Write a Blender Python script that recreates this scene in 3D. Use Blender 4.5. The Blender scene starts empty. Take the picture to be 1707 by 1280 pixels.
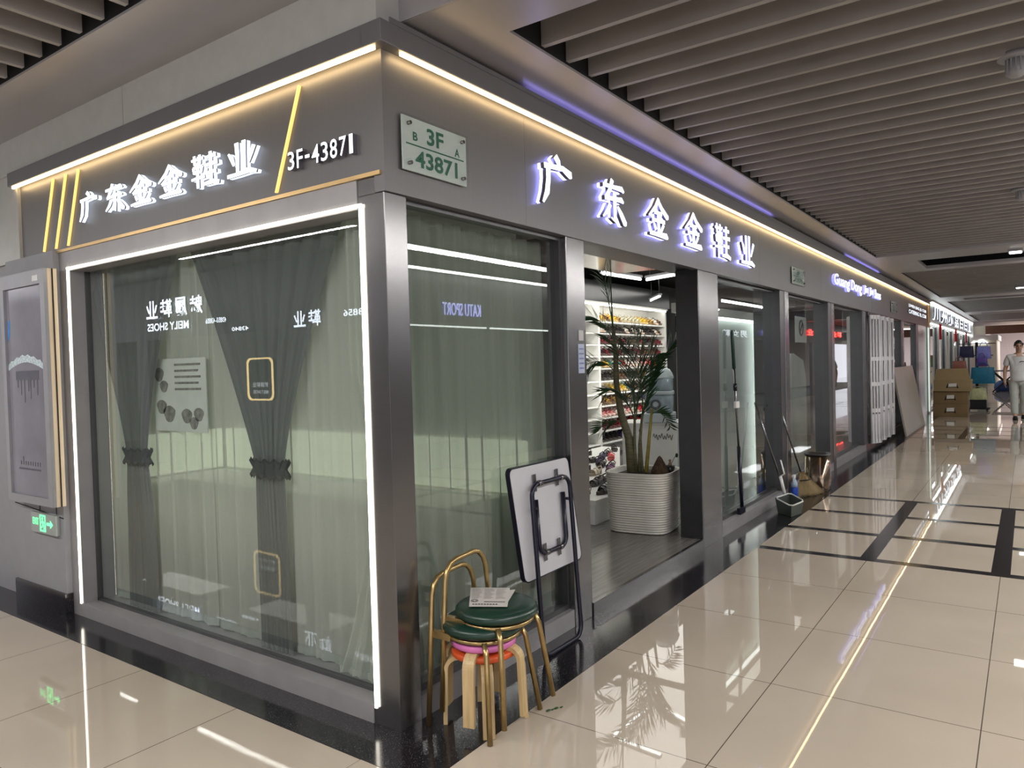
import bpy, bmesh, math, random
from mathutils import Vector, Matrix, Quaternion
random.seed(7)
SC = bpy.context.scene
COL = SC.collection
V = Vector
PI = math.pi

# ------------------------------------------------------------------ camera, world, exposure
cam_data = bpy.data.cameras.new('camera')
cam = bpy.data.objects.new('camera', cam_data)
COL.objects.link(cam)
SC.camera = cam
_yaw, _pitch, _roll = 0.6163514, -0.0238764, -0.0277802
_f = V((math.cos(_pitch)*math.cos(_yaw), math.cos(_pitch)*math.sin(_yaw), math.sin(_pitch)))
_r = V((math.sin(_yaw), -math.cos(_yaw), 0)); _u = _r.cross(_f)
_r2 = math.cos(_roll)*_r + math.sin(_roll)*_u
_u2 = -math.sin(_roll)*_r + math.cos(_roll)*_u
_m = Matrix((( _r2.x, _u2.x, -_f.x, -2.1417), (_r2.y, _u2.y, -_f.y, -2.1187), (_r2.z, _u2.z, -_f.z, 1.5), (0, 0, 0, 1)))
cam.matrix_world = _m
cam_data.sensor_width = 36.0
cam_data.lens = 1217.25*36/1707
cam_data.clip_start = 0.05
cam_data.clip_end = 200

world = bpy.data.worlds.new('mall_ambience')
SC.world = world
world.use_nodes = True
_bg = world.node_tree.nodes['Background']
_bg.inputs[0].default_value = (0.80, 0.78, 0.86, 1)
_bg.inputs[1].default_value = 1.25

SC.view_settings.view_transform = 'Standard'
SC.view_settings.look = 'None'
SC.view_settings.gamma = 1.0
SC.view_settings.use_curve_mapping = False
SC.view_settings.exposure = 0.5
SC.cycles.use_denoising = True
SC.cycles.max_bounces = 10
SC.cycles.transparent_max_bounces = 24
SC.cycles.sample_clamp_indirect = 6.0
SC.cycles.caustics_reflective = False
SC.cycles.caustics_refractive = False
SC.cycles.blur_glossy = 0.5

def area_lamp(name, loc, size, power, color, aim, size_y=None):
    d = bpy.data.lights.new(name, 'AREA')
    d.energy = power; d.color = color; d.size = size
    if size_y: d.shape = 'RECTANGLE'; d.size_y = size_y
    o = bpy.data.objects.new(name, d); COL.objects.link(o)
    o.location = loc
    o.rotation_euler = V(aim).to_track_quat('-Z', 'Y').to_euler()
    return o
# shop interior ceiling lamps (bright room behind the doors)
area_lamp('shop_ceiling_lamp', (5.2, 1.7, 2.75), 3.0, 26, (1.0, 0.97, 0.90), (0, 0, -1), 1.6)
area_lamp('shop_ceiling_lamp', (8.6, 1.7, 2.75), 3.4, 34, (1.0, 0.97, 0.90), (0, 0, -1), 1.6)
area_lamp('shop_ceiling_lamp', (14.5, 1.7, 2.75), 5.0, 18, (1.0, 0.97, 0.92), (0, 0, -1), 1.6)

# ------------------------------------------------------------------ materials
def mat(name, col=(0.5, 0.5, 0.5), rough=0.5, metal=0.0, noise=0.06, nscale=12.0, spec=0.5, emis=None, estr=0.0,
        bump=0.0, bscale=60.0, stretch=None, rvar=0.0, aniso=0.0, coat=0.0):
    m = bpy.data.materials.new(name); m.use_nodes = True
    nt = m.node_tree; b = nt.nodes['Principled BSDF']
    b.inputs['Roughness'].default_value = rough
    b.inputs['Metallic'].default_value = metal
    b.inputs['Specular IOR Level'].default_value = spec
    b.inputs['Coat Weight'].default_value = coat
    tc = nt.nodes.new('ShaderNodeTexCoord')
    mp = nt.nodes.new('ShaderNodeMapping')
    nt.links.new(tc.outputs['Object'], mp.inputs[0])
    if stretch: mp.inputs['Scale'].default_value = stretch
    n = nt.nodes.new('ShaderNodeTexNoise'); n.inputs['Scale'].default_value = nscale; n.inputs['Detail'].default_value = 3
    nt.links.new(mp.outputs[0], n.inputs['Vector'])
    r = nt.nodes.new('ShaderNodeValToRGB')
    a = tuple(max(0, c*(1-noise)) for c in col); z = tuple(min(1, c*(1+noise)) for c in col)
    r.color_ramp.elements[0].position = 0.3; r.color_ramp.elements[1].position = 0.7
    r.color_ramp.elements[0].color = a+(1,); r.color_ramp.elements[1].color = z+(1,)
    nt.links.new(n.outputs[0], r.inputs[0]); nt.links.new(r.outputs[0], b.inputs['Base Color'])
    if rvar:
        mr = nt.nodes.new('ShaderNodeMapRange')
        mr.inputs['To Min'].default_value = max(0, rough-rvar); mr.inputs['To Max'].default_value = rough+rvar
        nt.links.new(n.outputs[0], mr.inputs[0]); nt.links.new(mr.outputs[0], b.inputs['Roughness'])
    if bump:
        n2 = nt.nodes.new('ShaderNodeTexNoise'); n2.inputs['Scale'].default_value = bscale
        nt.links.new(mp.outputs[0], n2.inputs['Vector'])
        bp = nt.nodes.new('ShaderNodeBump'); bp.inputs['Strength'].default_value = bump; bp.inputs['Distance'].default_value = 0.01
        nt.links.new(n2.outputs[0], bp.inputs['Height']); nt.links.new(bp.outputs[0], b.inputs['Normal'])
    if emis:
        b.inputs['Emission Color'].default_value = emis+(1,); b.inputs['Emission Strength'].default_value = estr
    return m

def glass_mat(name, tint, boost=1.6, power=1.0):
    m = bpy.data.materials.new(name); m.use_nodes = True
    nt = m.node_tree; nt.nodes.clear()
    o = nt.nodes.new('ShaderNodeOutputMaterial')
    t = nt.nodes.new('ShaderNodeBsdfTransparent'); g = nt.nodes.new('ShaderNodeBsdfGlossy')
    g.inputs['Roughness'].default_value = 0.0
    g.inputs['Color'].default_value = (0.95, 0.98, 0.97, 1)
    n = nt.nodes.new('ShaderNodeTexNoise'); n.inputs['Scale'].default_value = 3
    tc = nt.nodes.new('ShaderNodeTexCoord'); nt.links.new(tc.outputs['Object'], n.inputs['Vector'])
    r = nt.nodes.new('ShaderNodeValToRGB')
    r.color_ramp.elements[0].color = tuple(c*0.97 for c in tint)+(1,); r.color_ramp.elements[1].color = tuple(min(1, c*1.02) for c in tint)+(1,)
    nt.links.new(n.outputs[0], r.inputs[0]); nt.links.new(r.outputs[0], t.inputs[0])
    fr = nt.nodes.new('ShaderNodeFresnel'); fr.inputs[0].default_value = 1.5
    mu = nt.nodes.new('ShaderNodeMath'); mu.operation = 'MULTIPLY'; mu.inputs[1].default_value = boost; mu.use_clamp = True
    ge = nt.nodes.new('ShaderNodeNewGeometry'); iv = nt.nodes.new('ShaderNodeMath'); iv.operation = 'SUBTRACT'; iv.inputs[0].default_value = 1.0
    nt.links.new(ge.outputs['Backfacing'], iv.inputs[1])
    mb_ = nt.nodes.new('ShaderNodeMath'); mb_.operation = 'MULTIPLY'
    nt.links.new(fr.outputs[0], mb_.inputs[0]); nt.links.new(iv.outputs[0], mb_.inputs[1])
    nt.links.new(mb_.outputs[0], mu.inputs[0])
    mx = nt.nodes.new('ShaderNodeMixShader')
    nt.links.new(mu.outputs[0], mx.inputs[0]); nt.links.new(t.outputs[0], mx.inputs[1]); nt.links.new(g.outputs[0], mx.inputs[2])
    nt.links.new(mx.outputs[0], o.inputs[0])
    return m

def cloth_mat(name, col, trans=0.5, clear=0.0, nscale=200):
    m = bpy.data.materials.new(name); m.use_nodes = True
    nt = m.node_tree; nt.nodes.clear()
    o = nt.nodes.new('ShaderNodeOutputMaterial')
    d = nt.nodes.new('ShaderNodeBsdfDiffuse'); t = nt.nodes.new('ShaderNodeBsdfTranslucent'); c = nt.nodes.new('ShaderNodeBsdfTransparent')
    n = nt.nodes.new('ShaderNodeTexNoise'); n.inputs['Scale'].default_value = nscale
    tc = nt.nodes.new('ShaderNodeTexCoord'); nt.links.new(tc.outputs['Object'], n.inputs['Vector'])
    r = nt.nodes.new('ShaderNodeValToRGB')
    r.color_ramp.elements[0].color = tuple(x*0.92 for x in col)+(1,); r.color_ramp.elements[1].color = tuple(min(1, x*1.06) for x in col)+(1,)
    nt.links.new(n.outputs[0], r.inputs[0])
    nt.links.new(r.outputs[0], d.inputs[0]); nt.links.new(r.outputs[0], t.inputs[0])
    mx = nt.nodes.new('ShaderNodeMixShader'); mx.inputs[0].default_value = trans
    nt.links.new(d.outputs[0], mx.inputs[1]); nt.links.new(t.outputs[0], mx.inputs[2])
    m2 = nt.nodes.new('ShaderNodeMixShader'); m2.inputs[0].default_value = clear
    nt.links.new(mx.outputs[0], m2.inputs[1]); nt.links.new(c.outputs[0], m2.inputs[2])
    nt.links.new(m2.outputs[0], o.inputs[0])
    return m

def tile_mat(name, ox, oy, sx, sy):
    m = mat(name, (0.47, 0.405, 0.33), 0.018, 0, noise=0.07, nscale=1.1, spec=0.60)
    nt = m.node_tree; b = nt.nodes['Principled BSDF']
    tc = [n for n in nt.nodes if n.type == 'TEX_COORD'][0]
    sp = nt.nodes.new('ShaderNodeSeparateXYZ'); nt.links.new(tc.outputs['Object'], sp.inputs[0])
    outs = []
    for ax, off, s in ((0, ox, sx), (1, oy, sy)):
        a = nt.nodes.new('ShaderNodeMath'); a.operation = 'SUBTRACT'; a.inputs[1].default_value = off
        nt.links.new(sp.outputs[ax], a.inputs[0])
        p = nt.nodes.new('ShaderNodeMath'); p.operation = 'PINGPONG'; p.inputs[1].default_value = s/2
        nt.links.new(a.outputs[0], p.inputs[0])
        l = nt.nodes.new('ShaderNodeMath'); l.operation = 'LESS_THAN'; l.inputs[1].default_value = 0.0022
        nt.links.new(p.outputs[0], l.inputs[0]); outs.append(l)
    mxm = nt.nodes.new('ShaderNodeMath'); mxm.operation = 'MAXIMUM'
    nt.links.new(outs[0].outputs[0], mxm.inputs[0]); nt.links.new(outs[1].outputs[0], mxm.inputs[1])
    mix = nt.nodes.new('ShaderNodeMix'); mix.data_type = 'RGBA'
    src = b.inputs['Base Color'].links[0].from_socket
    nt.links.new(mxm.outputs[0], mix.inputs[0]); nt.links.new(src, mix.inputs[6]); mix.inputs[7].default_value = (0.10, 0.085, 0.07, 1)
    nt.links.new(mix.outputs[2], b.inputs['Base Color'])
    # faint waviness of polished tiles
    n2 = nt.nodes.new('ShaderNodeTexNoise'); n2.inputs['Scale'].default_value = 2.2
    nt.links.new(tc.outputs['Object'], n2.inputs['Vector'])
    bp = nt.nodes.new('ShaderNodeBump'); bp.inputs['Strength'].default_value = 0.025; bp.inputs['Distance'].default_value = 0.01
    nt.links.new(n2.outputs[0], bp.inputs['Height']); nt.links.new(bp.outputs[0], b.inputs['Normal'])
    return m

def granite_mat(name):
    m = mat(name, (0.012, 0.011, 0.014), 0.13, 0, noise=0.3, nscale=30, spec=0.5)
    nt = m.node_tree; b = nt.nodes['Principled BSDF']
    tc = [n for n in nt.nodes if n.type == 'TEX_COORD'][0]
    v = nt.nodes.new('ShaderNodeTexNoise'); v.inputs['Scale'].default_value = 260; v.inputs['Detail'].default_value = 1
    nt.links.new(tc.outputs['Object'], v.inputs['Vector'])
    r = nt.nodes.new('ShaderNodeValToRGB'); r.color_ramp.elements[0].position = 0.66; r.color_ramp.elements[1].position = 0.74
    nt.links.new(v.outputs[0], r.inputs[0])
    mix = nt.nodes.new('ShaderNodeMix'); mix.data_type = 'RGBA'
    src = b.inputs['Base Color'].links[0].from_socket
    nt.links.new(r.outputs[0], mix.inputs[0]); nt.links.new(src, mix.inputs[6]); mix.inputs[7].default_value = (0.16, 0.15, 0.15, 1)
    nt.links.new(mix.outputs[2], b.inputs['Base Color'])
    return m

def glow(name, col, s): return mat(name, tuple(min(1, c*0.9) for c in col), 0.5, emis=col, estr=s, noise=0.01)

M = dict(
    tile_r=tile_mat('beige_floor_tile', 0.44, -0.31, 0.82, 0.82),
    tile_l=tile_mat('beige_floor_tile_side', -0.23, 0.0, 0.8, 0.8),
    granite=granite_mat('black_granite'),
    steel=mat('brushed_steel', (0.21, 0.205, 0.21), 0.22, 0.9, noise=0.06, nscale=6, stretch=(1, 1, 90), bump=0.02, bscale=20),
    fascia=mat('satin_grey_panel', (0.18, 0.175, 0.178), 0.42, 0.5, noise=0.03, nscale=4, stretch=(40, 40, 0.6)),
    hood=mat('grey_hood_panel', (0.18, 0.175, 0.182), 0.45, 0.5, noise=0.03),
    frame=mat('dark_grey_frame', (0.09, 0.09, 0.095), 0.32, 0.6, noise=0.06),
    darkmetal=mat('dark_mirror_metal', (0.10, 0.10, 0.11), 0.16, 0.9, noise=0.05),
    sill=mat('grey_sill_panel', (0.33, 0.32, 0.325), 0.4, 0.3, noise=0.08, nscale=5),
    glass=glass_mat('greenish_shop_glass', (0.78, 0.82, 0.80)),
    clear=glass_mat('clear_acrylic', (0.97, 0.985, 0.98), 1.0),
    band=mat('pale_grey_wall_panel', (0.50, 0.50, 0.48), 0.32, 0.1, noise=0.04),
    soffit=mat('lacquered_soffit_panel', (0.40, 0.385, 0.40), 0.34, 0.30, noise=0.03, nscale=3),
    slat=mat('grey_brown_ceiling_slat', (0.36, 0.335, 0.32), 0.5, 0.1, noise=0.08, nscale=3),
    black=mat('black_void_paint', (0.012, 0.012, 0.014), 0.9, noise=0.1),
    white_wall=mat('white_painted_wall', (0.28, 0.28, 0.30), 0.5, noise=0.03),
    white=mat('white_laminate', (0.75, 0.75, 0.73), 0.35, noise=0.02),
    cream=mat('cream_wall', (0.72, 0.68, 0.58), 0.5, noise=0.04),
    greywall=mat('grey_inner_wall', (0.30, 0.29, 0.30), 0.5, noise=0.05),
    led_warm=glow('warm_led_diffuser', (1.0, 0.70, 0.34), 7.5),
    led_white=glow('neutral_led_diffuser', (1.0, 0.94, 0.80), 4.5),
    led_tube=glow('corridor_tube_diffuser', (1.0, 0.98, 0.94), 20.0),
    led_cool=glow('cool_led_diffuser', (0.94, 1.0, 0.97), 4.5),
    gold=glow('gold_led_bar', (1.0, 0.66, 0.20), 0.75),
    goldline=mat('gold_trim', (0.75, 0.52, 0.25), 0.3, 0.8, noise=0.04),
    let_face=glow('cold_white_letter_face', (0.86, 0.92, 1.0), 1.1),
    let_side=mat('letter_return', (0.5, 0.5, 0.62), 0.35, 0.6, emis=(0.36, 0.36, 1.0), estr=5.0),
    let_side_w=mat('letter_return_white', (0.35, 0.38, 0.42), 0.3, 0.8, emis=(0.75, 0.85, 1.0), estr=1.2),
    let_side_t=mat('violet_letter_return', (0.4, 0.4, 0.55), 0.35, 0.5, emis=(0.36, 0.36, 1.0), estr=0.7),
    let_dark=mat('letter_metal_return', (0.22, 0.21, 0.25), 0.3, 0.7, noise=0.04),
    violet_glow=glow('added_violet_glow', (0.36, 0.32, 1.0), 2.6),
    green=mat('green_ink', (0.02, 0.13, 0.075), 0.5, noise=0.05),
)

# ------------------------------------------------------------------ mesh builders
class MB:
    def __init__(self): self.bm = bmesh.new(); self.mi = 0
    def face(self, pts):
        try: f = self.bm.faces.new([self.bm.verts.new(p) for p in pts]); f.material_index = self.mi; return f
        except ValueError: return None
    def box(self, x0, x1, y0, y1, z0, z1, bev=0.0, rot=None, piv=None):
        vs = [V((x, y, z)) for x in (x0, x1) for y in (y0, y1) for z in (z0, z1)]
        if rot is not None:
            pv = V(piv) if piv else V(((x0+x1)/2, (y0+y1)/2, (z0+z1)/2))
            vs = [rot @ (v-pv)+pv for v in vs]
        b = [self.bm.verts.new(v) for v in vs]
        fs = []
        for q in ((0, 1, 3, 2), (4, 6, 7, 5), (0, 4, 5, 1), (2, 3, 7, 6), (0, 2, 6, 4), (1, 5, 7, 3)):
            f = self.bm.faces.new([b[i] for i in q]); f.material_index = self.mi; fs.append(f)
        if bev > 0:
            ed = list({e for f in fs for e in f.edges})
            bmesh.ops.bevel(self.bm, geom=ed, offset=bev, segments=2, affect='EDGES', profile=0.5)
        return self
    def tube(self, pts, r, n=10, cap=True, closed=False):
        pts = [V(p) for p in pts]; k = len(pts)
        rs = r if isinstance(r, (list, tuple)) else [r]*k
        rings = []; up = None
        for i, p in enumerate(pts):
            if closed: d = pts[(i+1) % k]-pts[i-1]
            else: d = pts[min(i+1, k-1)]-pts[max(i-1, 0)]
            if d.length < 1e-9: d = V((0, 0, 1))
            d.normalize()
            if up is None:
                up = d.orthogonal().normalized()
            else:
                up = up-d*up.dot(d)
                up = up.normalized() if up.length > 1e-6 else d.orthogonal().normalized()
            w = d.cross(up)
            rings.append([self.bm.verts.new(p+(up*math.cos(2*PI*j/n)+w*math.sin(2*PI*j/n))*rs[i]) for j in range(n)])
        m = k if closed else k-1
        for i in range(m):
            a, b = rings[i], rings[(i+1) % k]
            for j in range(n):
                f = self.bm.faces.new([a[j], a[(j+1) % n], b[(j+1) % n], b[j]]); f.smooth = True; f.material_index = self.mi
        if cap and not closed:
            for rg in (rings[0][::-1], rings[-1]):
                f = self.bm.faces.new(rg); f.material_index = self.mi
        return self
    def ribbon(self, pts, half_w, half_t, wdir):
        # rectangular section swept along pts; wdir = width direction
        pts = [V(p) for p in pts]; wdir = V(wdir).normalized(); rings = []
        for i, p in enumerate(pts):
            d = (pts[min(i+1, len(pts)-1)]-pts[max(i-1, 0)]).normalized()
            t = d.cross(wdir).normalized()
            rings.append([self.bm.verts.new(p+wdir*a*half_w+t*b*half_t) for a, b in ((1, 1), (-1, 1), (-1, -1), (1, -1))])
        for a, b in zip(rings, rings[1:]):
            for j in range(4):
                f = self.bm.faces.new([a[j], a[(j+1) % 4], b[(j+1) % 4], b[j]]); f.material_index = self.mi
        for rg in (rings[0][::-1], rings[-1]):
            f = self.bm.faces.new(rg); f.material_index = self.mi
        return self
    def lathe(self, prof, n=24, c=(0, 0, 0), sx=1, sy=1, smooth=True, power=None):
        # prof = [(r, z)...]; power -> superellipse outline
        rings = []
        for r, z in prof:
            ring = []
            for j in range(n):
                a = 2*PI*j/n; ca, sa = math.cos(a), math.sin(a)
                if power:
                    q = (abs(ca)**power+abs(sa)**power)**(-1/power)
                else: q = 1
                ring.append(self.bm.verts.new((c[0]+r*q*ca*sx, c[1]+r*q*sa*sy, c[2]+z)))
            rings.append(ring)
        for a, b in zip(rings, rings[1:]):
            for j in range(n):
                f = self.bm.faces.new([a[j], a[(j+1) % n], b[(j+1) % n], b[j]]); f.smooth = smooth; f.material_index = self.mi
        for rg in (rings[0][::-1], rings[-1]):
            try: f = self.bm.faces.new(rg); f.material_index = self.mi
            except ValueError: pass
        return self
    def prism(self, poly, n0, n1, place):
        # extruded polygon; place(u,v,n)->world
        a = [self.bm.verts.new(place(u, v, n0)) for u, v in poly]; b = [self.bm.verts.new(place(u, v, n1)) for u, v in poly]
        k = len(poly)
        f = self.bm.faces.new(a[::-1]); f.material_index = self.mi
        f = self.bm.faces.new(b); f.material_index = self.mi
        for i in range(k):
            f = self.bm.faces.new([a[i], a[(i+1) % k], b[(i+1) % k], b[i]]); f.material_index = self.mi
        return self
    def ball(self, c, r, sx=1, sy=1, sz=1, seg=14, ring=9):
        prof = [(r*math.sin(PI*i/ring), -r*math.cos(PI*i/ring)) for i in range(ring+1)]
        prof[0] = (1e-4, prof[0][1]); prof[-1] = (1e-4, prof[-1][1])
        return self.lathe([(p[0], p[1]*sz) for p in prof], seg, c, sx, sy)
    def grid(self, fn, nu, nv, smooth=True):
        vs = [[self.bm.verts.new(fn(i/nu, j/nv)) for j in range(nv+1)] for i in range(nu+1)]
        for i in range(nu):
            for j in range(nv):
                f = self.bm.faces.new([vs[i][j], vs[i+1][j], vs[i+1][j+1], vs[i][j+1]]); f.smooth = smooth; f.material_index = self.mi
        return self
    def build(self, name, mats, parent=None, thick=0.0, world=False, flip=False, recalc=True):
        if thick:
            bmesh.ops.solidify(self.bm, geom=self.bm.faces[:], thickness=thick)
        if world and parent is not None:
            inv = root_matrix(parent).inverted()
            bmesh.ops.transform(self.bm, matrix=inv, verts=self.bm.verts[:])
        if recalc: bmesh.ops.recalc_face_normals(self.bm, faces=self.bm.faces[:])
        if flip: bmesh.ops.reverse_faces(self.bm, faces=self.bm.faces[:])
        me = bpy.data.meshes.new(name); self.bm.to_mesh(me); self.bm.free()
        for m in (mats if isinstance(mats, (list, tuple)) else [mats]): me.materials.append(m)
        o = bpy.data.objects.new(name, me); COL.objects.link(o)
        if parent is not None: o.parent = parent
        return o

def root_matrix(o):
    m = Matrix.LocRotScale(o.location, o.rotation_euler, o.scale)
    return root_matrix(o.parent) @ m if o.parent else m

def tag(o, label, cat, group=None, kind=None):
    o['label'] = label; o['category'] = cat
    if group: o['group'] = group
    if kind: o['kind'] = kind
    return o
def thing(name, label, cat, loc=(0, 0, 0), rotz=0.0, group=None):
    o = bpy.data.objects.new(name, None); COL.objects.link(o); o.empty_display_size = 0.1
    o.location = loc; o.rotation_euler = (0, 0, rotz)
    return tag(o, label, cat, group)
def struct(mb, name, mats, label=None, cat=None):
    o = mb.build(name, mats); o['kind'] = 'structure'
    if label: o['label'] = label
    if cat: o['category'] = cat
    return o
def copy_tree(o, parent=None):
    c = o.copy(); COL.objects.link(c)
    if parent is not None: c.parent = parent
    for ch in list(o.children): copy_tree(ch, c)
    return c

# placement frames: (u right as read, v up, n out of the wall)
def on_right(x0, y, z0): return lambda u, v, n: V((x0+u, y-n, z0+v))       # wall facing -y
def on_left(x, y0, z0): return lambda u, v, n: V((x-n, y0-u, z0+v))        # wall facing -x
def on_opp_right(x0, y, z0): return lambda u, v, n: V((x0-u, y+n, z0+v))   # wall facing +y
def on_opp_left(x, y0, z0): return lambda u, v, n: V((x+n, y0+u, z0+v))    # wall facing +x

def text_polys(body, bold=0.0, shear=0.0, spacing=1.0):
    c = bpy.data.curves.new('tmp', 'FONT'); c.body = body; c.offset = bold; c.shear = shear; c.space_character = spacing
    c.resolution_u = 3
    o = bpy.data.objects.new('tmp', c); COL.objects.link(o)
    dg = bpy.context.evaluated_depsgraph_get(); dg.update()
    me = bpy.data.meshes.new_from_object(o.evaluated_get(dg))
    vs = [v.co.copy() for v in me.vertices]; fs = [tuple(p.vertices) for p in me.polygons]
    bpy.data.objects.remove(o); bpy.data.curves.remove(c); bpy.data.meshes.remove(me)
    return vs, fs
def text_mesh(name, body, w, h, depth, place, mats, parent, bold=0.0, shear=0.0, spacing=1.0):
    vs, fs = text_polys(body, bold, shear, spacing)
    x0 = min(v.x for v in vs); x1 = max(v.x for v in vs); y0 = min(v.y for v in vs); y1 = max(v.y for v in vs)
    mb = MB(); bm = mb.bm
    fn = lambda v, n: place((v.x-x0)/(x1-x0)*w, (v.y-y0)/(y1-y0)*h, n)
    b = [bm.verts.new(fn(v, depth)) for v in vs]
    for f in fs:
        try: bm.faces.new([b[i] for i in f])
        except ValueError: pass
    bmesh.ops.remove_doubles(bm, verts=bm.verts[:], dist=1e-6)
    if depth > 0.004:
        front = bm.faces[:]
        be = [e for e in bm.edges if len(e.link_faces) == 1]
        d = place(0, 0, 0)-place(0, 0, depth)
        r = bmesh.ops.extrude_edge_only(bm, edges=be)
        nv = [g for g in r['geom'] if isinstance(g, bmesh.types.BMVert)]
        for g in r['geom']:
            if isinstance(g, bmesh.types.BMFace): g.material_index = 1
        bmesh.ops.translate(bm, vec=d*0.92, verts=nv)
        for g in bm.faces:
            if g not in front: pass
        fset = set(front)
        for g in bm.faces:
            g.material_index = 0 if g in fset else 1
    return mb.build(name, mats, parent, world=True)

# hand-drawn brush characters, strokes as (x, y, half width) on a 100 grid
GLYPH = {
 'guang': [[(46,100,7),(56,90,7),(60,82,3)], [(10,74,6),(30,76,5.5),(70,80,6),(96,72,9),(99,66,2)], [(22,76,7),(22,50,6.5),(17,22,7),(4,0,2.5)]],
 'dong': [[(10,82,5),(50,84,5),(84,86,7),(92,80,3)], [(46,100,6),(36,76,5.5),(20,56,4.5)], [(16,54,5.5),(50,57,5),(82,60,7),(90,55,3)], [(54,74,6),(55,30,6),(54,6,6),(40,12,2)], [(36,42,6),(26,26,5.5),(8,10,2)], [(66,42,3),(80,26,7),(96,6,8),(98,2,2)]],
 'jin': [[(52,100,5),(36,76,6),(2,50,2)], [(48,97,5),(66,78,7),(98,58,8),(100,54,2)], [(30,62,4.5),(68,63,5.5)], [(18,42,4.5),(50,43,5),(82,44,6)], [(50,63,6),(50,8,6)], [(26,34,3),(36,18,6)], [(76,36,5),(62,16,4)], [(6,5,4),(40,7,6),(90,8,9),(98,3,3)]],
 'xie': [[(2,87,4),(46,88,5)], [(13,100,4.5),(14,72,4.5)], [(34,100,4.5),(33,72,4.5)], [(13,73,4),(34,73,4)], [(7,63,4.5),(42,64,4.5)], [(8,64,4.5),(11,45,4)], [(41,64,5),(37,45,4)], [(10,47,4),(38,47,4)], [(0,28,4),(50,31,6)], [(24,74,5.5),(24,-2,4.5)],
         [(56,85,4.5),(94,87,6)], [(75,100,5.5),(75,58,5.5)], [(52,61,4.5),(100,64,7)], [(56,37,4.5),(94,38,6)], [(75,58,5.5),(75,8,5.5)], [(48,6,5),(80,8,8),(104,2,6)]],
 'ye': [[(37,98,7),(39,60,6),(38,10,5)], [(62,100,7),(61,60,6),(62,10,5)], [(8,72,3),(18,58,7),(26,34,4)], [(96,78,7),(86,54,5),(76,32,2.5)], [(2,6,6),(40,6,6),(78,10,9),(102,2,5)]],
}
def brush_glyph(key, w, h, d, place, parent):
    face, side, back = MB(), MB(), MB()
    for st in GLYPH[key]:
        L, R = [], []
        for i, (x, y, hw) in enumerate(st):
            a = V(st[max(i-1, 0)][:2]); b = V(st[min(i+1, len(st)-1)][:2]); t = (b-a).normalized(); nrm = V((-t.y, t.x))
            L.append(V((x, y))+nrm*hw*0.90); R.append(V((x, y))-nrm*hw*0.90)
        poly = [(p.x/100*w, p.y/100*h) for p in L+R[::-1]]
        k = len(poly)
        face.prism(poly, d-0.004, d, place)
        side.prism(poly, 0.024, d-0.0045, place); back.prism(poly, 0.006, 0.0235, place)
    face.build('face', M['let_face'], parent, world=True)
    side.build('side_return', M['let_dark'], parent, world=True)
    return back


# ================================================================== SETTING
# floor: one slab, two tile fields (right corridor runs along x, side corridor along y)
fl = MB()
fl.mi = 0; fl.face([(-0.23, -9, 0), (60, -9, 0), (60, 0, 0), (-0.23, 0, 0)])
fl.face([(-12, -9, 0), (-0.23, -9, 0), (-0.23, -0.0, 0), (-12, -0.0, 0)])
fl.mi = 1; fl.face([(-12, 0, 0), (-0.23, 0, 0), (-0.23, 16, 0), (-12, 16, 0)])
fl.face([(-0.23, 0, 0), (60, 0, 0), (60, 16, 0), (-0.23, 16, 0)])
struct(fl, 'floor', [M['tile_r'], M['tile_l']])
gr = MB()
gr.box(-0.23, 60, -0.33, 0.05, -0.02, 0.0015)
gr.box(-0.23, 0.05, 0.05, 16, -0.02, 0.0015)
for x0 in (3.74, 12.95, 21.9, 31.0):
    for k in range(4):
        gr.box(x0+k*0.85-0.045, x0+k*0.85+0.045, -9, -0.33, -0.02, 0.0013)
    for y in (-1.13, -1.95, -2.77, -3.6):
        gr.box(x0, x0+2.55, y-0.055, y+0.055, -0.02, 0.0016)
struct(gr, 'trim_1', M['granite'])

# corner post and posts of the right facade
def post(x0, x1, y0=0.012, y1=0.35, z0=0, z1=2.24, m='steel', nm='trim_2'):
    struct(MB().box(x0, x1, y0, y1, z0, z1, bev=0.004), nm, M[m])
cp = MB(); cp.box(0.003, 0.135, 0.012, 0.165, 0, 2.226, bev=0.003); cp.box(0.004, 0.06, 0.061, 0.164, 2.226, 2.30)
struct(cp, 'trim_2', M['steel'])
post(1.43, 1.635)
post(3.46, 3.90, 0.012, 0.20)
post(5.97, 6.12); post(8.24, 8.40); post(10.64, 10.80); post(12.92, 13.06); post(14.95, 15.12); post(17.5, 19.55, z1=2.24)
# left facade: jamb by the side corridor, header over the window, sill plinth
lf = MB()
lf.box(0.0, 0.30, 2.745, 2.97, 0, 2.30)
lf.box(0.0, 0.12, 0.166, 2.744, 2.172, 2.298)
lf.box(0.0, 0.12, 0.166, 2.744, 0, 0.085)
struct(lf, 'trim_3', M['sill'])
# right facade plinths
rs = MB()
for a, b in ((0.135, 1.43), (3.90, 10.70), (13.06, 17.5)):
    rs.box(a, b, 0.016, 0.2, 0, 0.10)
struct(rs, 'trim_4', M['sill'])
# threshold and shop floor
struct(MB().box(1.2, 19.5, 0.02, 3.4, 0.0, 0.078), 'floor.001', mat('grey_wood_strip_floor', (0.16, 0.15, 0.14), 0.18, 0, noise=0.25, nscale=3, stretch=(1, 26, 1)))
struct(MB().box(1.635, 3.46, 0.004, 0.03, 0.0, 0.082), 'trim_5', mat('steel_edge', (0.16, 0.16, 0.165), 0.12, 0.9))
struct(MB().box(0.121, 1.19, 0.21, 3.37, 0.0, 0.083), 'floor.002', M['sill'])
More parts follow.
